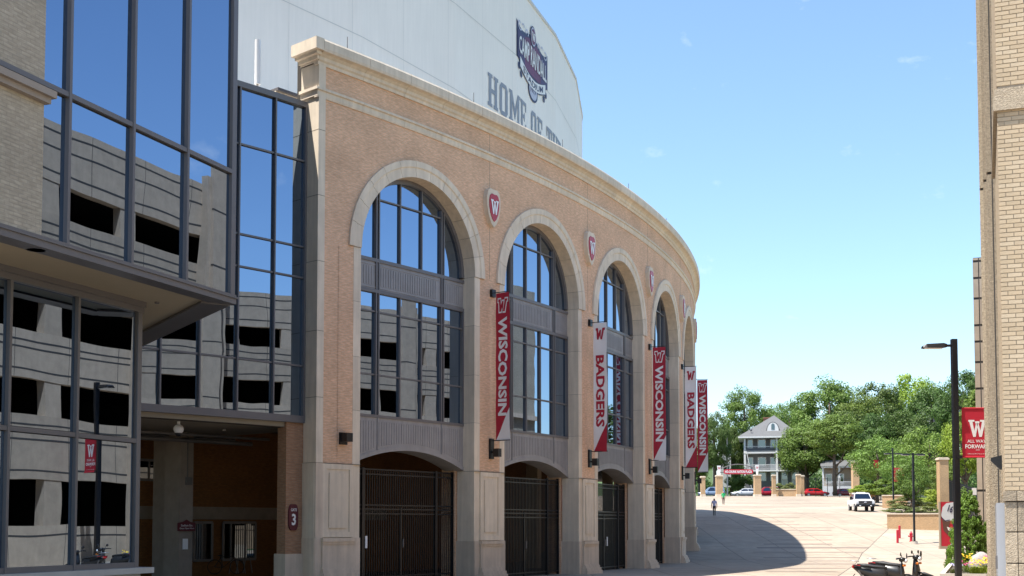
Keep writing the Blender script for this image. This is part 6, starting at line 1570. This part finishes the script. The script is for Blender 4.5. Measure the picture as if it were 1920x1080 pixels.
# ------------------------------------------------------------------ scooters
M_SBODY = mat('scooter_grey', (.018, .019, .021), .38, .05, 3, spec=.6); M_SBLK = mat('scooter_black', (.012, .012, .013), .35); M_SEAT = mat('seat_vinyl', (.018, .018, .019), .6, .1, 8); M_SRED = mat('scooter_red', (.38, .012, .02), .3); M_ORNG = mat('indicator_orange', (.7, .2, .02), .3)
M_STRIPE = mat('scooter_silver', (.45, .46, .48), .3, metal=.5)
def scooter(loc, rz, label):
    t = thing('scooter', loc, label, 'scooter', 'scooters parked by the lamp post', rz)
    r = .25
    for x, nm in ((-.62, 'rear_wheel'), (.66, 'front_wheel')):
        b = LMB(); pts = []
        for j in range(21): a = 2 * math.pi * j / 20; pts.append((x + (r - .045) * math.cos(a), 0, r + (r - .045) * math.sin(a)))
        b.tube(pts, .052, 8, cap=False); w_ = b.build(nm, M_TYRE, t, True)
        b = LMB(); b.tube([(x, -.035, r), (x, .035, r)], .05, 10)
        for j in range(5):
            a = 2 * math.pi * j / 5; b.bar((x + .04 * math.cos(a), 0, r + .04 * math.sin(a)), (x + .19 * math.cos(a), 0, r + .19 * math.sin(a)), .03, .02, (0, 1, 0))
        b.build('rim', M_RIM, w_)
    sec = lambda x, zb_, zt_, h: [(x, -h * .8, zb_), (x, h * .8, zb_), (x, h, (zb_ + zt_) / 2), (x, h * .75, zt_), (x, -h * .75, zt_), (x, -h, (zb_ + zt_) / 2)]
    b = LMB(); b.loft([sec(-.98, .72, .80, .05), sec(-.80, .56, .80, .12), sec(-.45, .42, .76, .17), sec(-.1, .36, .72, .16), sec(.02, .34, .62, .13)]); bd = b.build('tail_body', M_SBODY, t, True)
    b = LMB(); b.loft([sec(-.86, .78, .86, .11), sec(-.6, .75, .865, .15), sec(-.38, .74, .82, .15), sec(-.15, .72, .80, .13), sec(.0, .68, .77, .09)]); b.build('seat', M_SEAT, t, True)
    b = LMB(); b.loft([sec(-.08, .20, .36, .15), sec(.18, .20, .32, .17), sec(.40, .24, .40, .16)]); b.build('floorboard', M_SBLK, t)
    b = LMB(); b.loft([[(.33, -.17, .30), (.33, .17, .30), (.43, .19, .30), (.43, -.19, .30)], [(.36, -.20, .62), (.36, .20, .62), (.50, .16, .60), (.50, -.16, .60)], [(.37, -.15, .86), (.37, .15, .86), (.46, .10, .84), (.46, -.10, .84)], [(.36, -.08, .98), (.36, .08, .98), (.42, .06, .97), (.42, -.06, .97)]]); b.build('leg_shield', M_SBODY, t, True)
    b = LMB(); b.loft([sec(.40, .50, .56, .07), sec(.62, .50, .56, .10), sec(.88, .42, .47, .07), sec(.98, .36, .40, .04)]); b.build('front_fender', M_SBLK, t, True)
    b = LMB()
    for s in (-1, 1): b.tube([(.40, s * .06, .62), (.66, s * .075, .25)], .022, 8)
    b.build('fork', M_ALU, t, True)
    b = LMB(); b.loft([sec(.34, .95, 1.05, .10), sec(.44, .93, 1.07, .14), sec(.53, .95, 1.04, .09)]); b.build('handlebar_cover', M_SBLK, t, True)
    for s in (-1, 1):
        b = LMB(); b.tube([(.40, s * .08, 1.01), (.34, s * .22, 1.03), (.27, s * .36, 1.02)], [.016, .02, .021], 8); b.build('handlebar', M_SBLK, t, True)
        b = LMB(); b.tube([(.38, s * .20, 1.02), (.42, s * .26, 1.10), (.40, s * .30, 1.14)], .009, 6); mm = b.build('mirror_stem', M_SBLK, t, True)
        b = LMB(); b.ell((.39, s * .33, 1.16), (.018, .085, .055), 12, 8); b.build('mirror', M_SBLK, mm, True)
        b = LMB(); b.ell((.49, s * .17, .82), (.05, .05, .035), 10, 6); b.build('front_indicator', M_ORNG, t, True)
        b = LMB(); b.loft([[(-.96, s * .10, .80), (-.96, s * .13, .80), (-.96, s * .13, .83), (-.96, s * .10, .83)], [(-.45, s * .165, .68), (-.45, s * .185, .68), (-.45, s * .185, .74), (-.45, s * .165, .74)]]); b.build('side_stripe', M_SBLK, t); b = LMB(); b.loft([[(-.99, s * .06, .79), (-.99, s * .10, .79), (-.99, s * .10, .825), (-.99, s * .06, .825)], [(-.76, s * .125, .79), (-.76, s * .15, .79), (-.76, s * .15, .83), (-.76, s * .125, .83)]]); b.build('red_tail_trim', M_SRED, t)
        b = LMB(); b.tube([(-.62, s * .10, .27), (-.82, s * .10, .66)], .028, 8); b.build('shock_absorber', M_ALU, t)
        b = LMB(); b.tube([(-.80, s * .12, .93), (-1.02, s * .08, .95), (-1.06, 0, .95)], .013, 6); b.build('grab_rail', M_STRIPE, t, True)
    b = LMB(); b.ell((.535, 0, .96), (.05, .12, .07), 12, 8); b.build('headlight', M_LAMPW, t, True)
    b = LMB(); b.ell((-.97, 0, .76), (.045, .10, .045), 12, 8); b.build('tail_light', M_LAMPR, t, True)
    b = LMB(); b.loft([sec(-.86, .22, .34, .05), sec(-.30, .20, .36, .07)]); b2 = b.build('engine', M_ALU, t, True)
    b = LMB(); b.tube([(-.25, -.13, .22), (-.45, -.15, .26), (-1.0, -.16, .38)], [.03, .055, .05], 10); b.build('exhaust', M_SBLK, t, True)
    b = LMB(); b.loft([sec(-1.04, .40, .42, .08), sec(-.92, .52, .56, .09)]); b.build('rear_fender', M_SBLK, t)
    b = LMB(); b.tube([(-.1, .1, .2), (-.18, .22, 0)], .014, 6); b.build('kick_stand', M_SBLK, t)
    b = LMB(); b.ell((.56, 0, 1.10), (.02, .10, .10), 10, 8); b.build('fly_screen', M_SBLK, t, True)
    return t
s1 = scooter(at(1661, 35.0), math.radians(-18), 'black and grey scooter with red stripes, nearer of two by the plaza edge')
s1.scale = (.96, .96, .93)
s2 = copy_tree(s1); s2.scale = (1, 1, .98); s2.location = at(1689, 36.6); s2.rotation_euler = (0, 0, math.radians(-34)); s2['label'] = 'second scooter behind, its handlebars and mirrors rising highest'
# ------------------------------------------------------------------ bicycle and rack in the dark undercroft
bk = thing('bicycle', cyl(spx(425, 6.3), 0, 6.3), 'dark bicycle standing under the windows in the undercroft', 'bicycle')
o3 = cyl(spx(425, 6.3), zu(gz(50)), 6.3); bk.location = o3
b = LMB()
for x in (-.52, .52):
    pts = [(x + .33 * math.cos(2 * math.pi * j / 20), 0, .34 + .33 * math.sin(2 * math.pi * j / 20)) for j in range(21)]; b = LMB(); b.tube(pts, .02, 6, cap=False); b.build('wheel', M_TYRE, bk, True)
b = LMB()
for p, q in (((-.52, 0, .34), (-.12, 0, .32)), ((-.12, 0, .32), (-.25, 0, .82)), ((-.25, 0, .80), (.38, 0, .84)), ((-.12, 0, .32), (.40, 0, .76)), ((.36, 0, .92), (.52, 0, .34)), ((-.52, 0, .34), (-.24, 0, .76))): b.tube([p, q], .018, 6)
b.build('frame', M_BLACKM, bk); b = LMB(); b.ell((-.27, 0, .88), (.14, .07, .03), 10, 6); b.build('saddle', M_BLACK, bk, True); b = LMB(); b.tube([(.30, -.25, 1.0), (.36, 0, .97), (.30, .25, 1.0)], .015, 6); b.build('handlebar', M_BLACK, bk, True)
rk = thing('bicycle_rack', cyl(spx(452, 6.4), zu(gz(50)), 6.4), 'row of steel hoops of a bicycle rack in the undercroft', 'rack')
for k, px in enumerate((440, 453, 466)):
    p = Vector(cyl(spx(px, 6.4), zu(gz(50)), 6.4)); m = MB(); m.tube([p + Vector((-.22, 0, 0)), p + Vector((-.1, 0, .75)), p + Vector((.1, 0, .75)), p + Vector((.22, 0, 0))], .025, 6); m.build('hoop', M_ALU, rk)
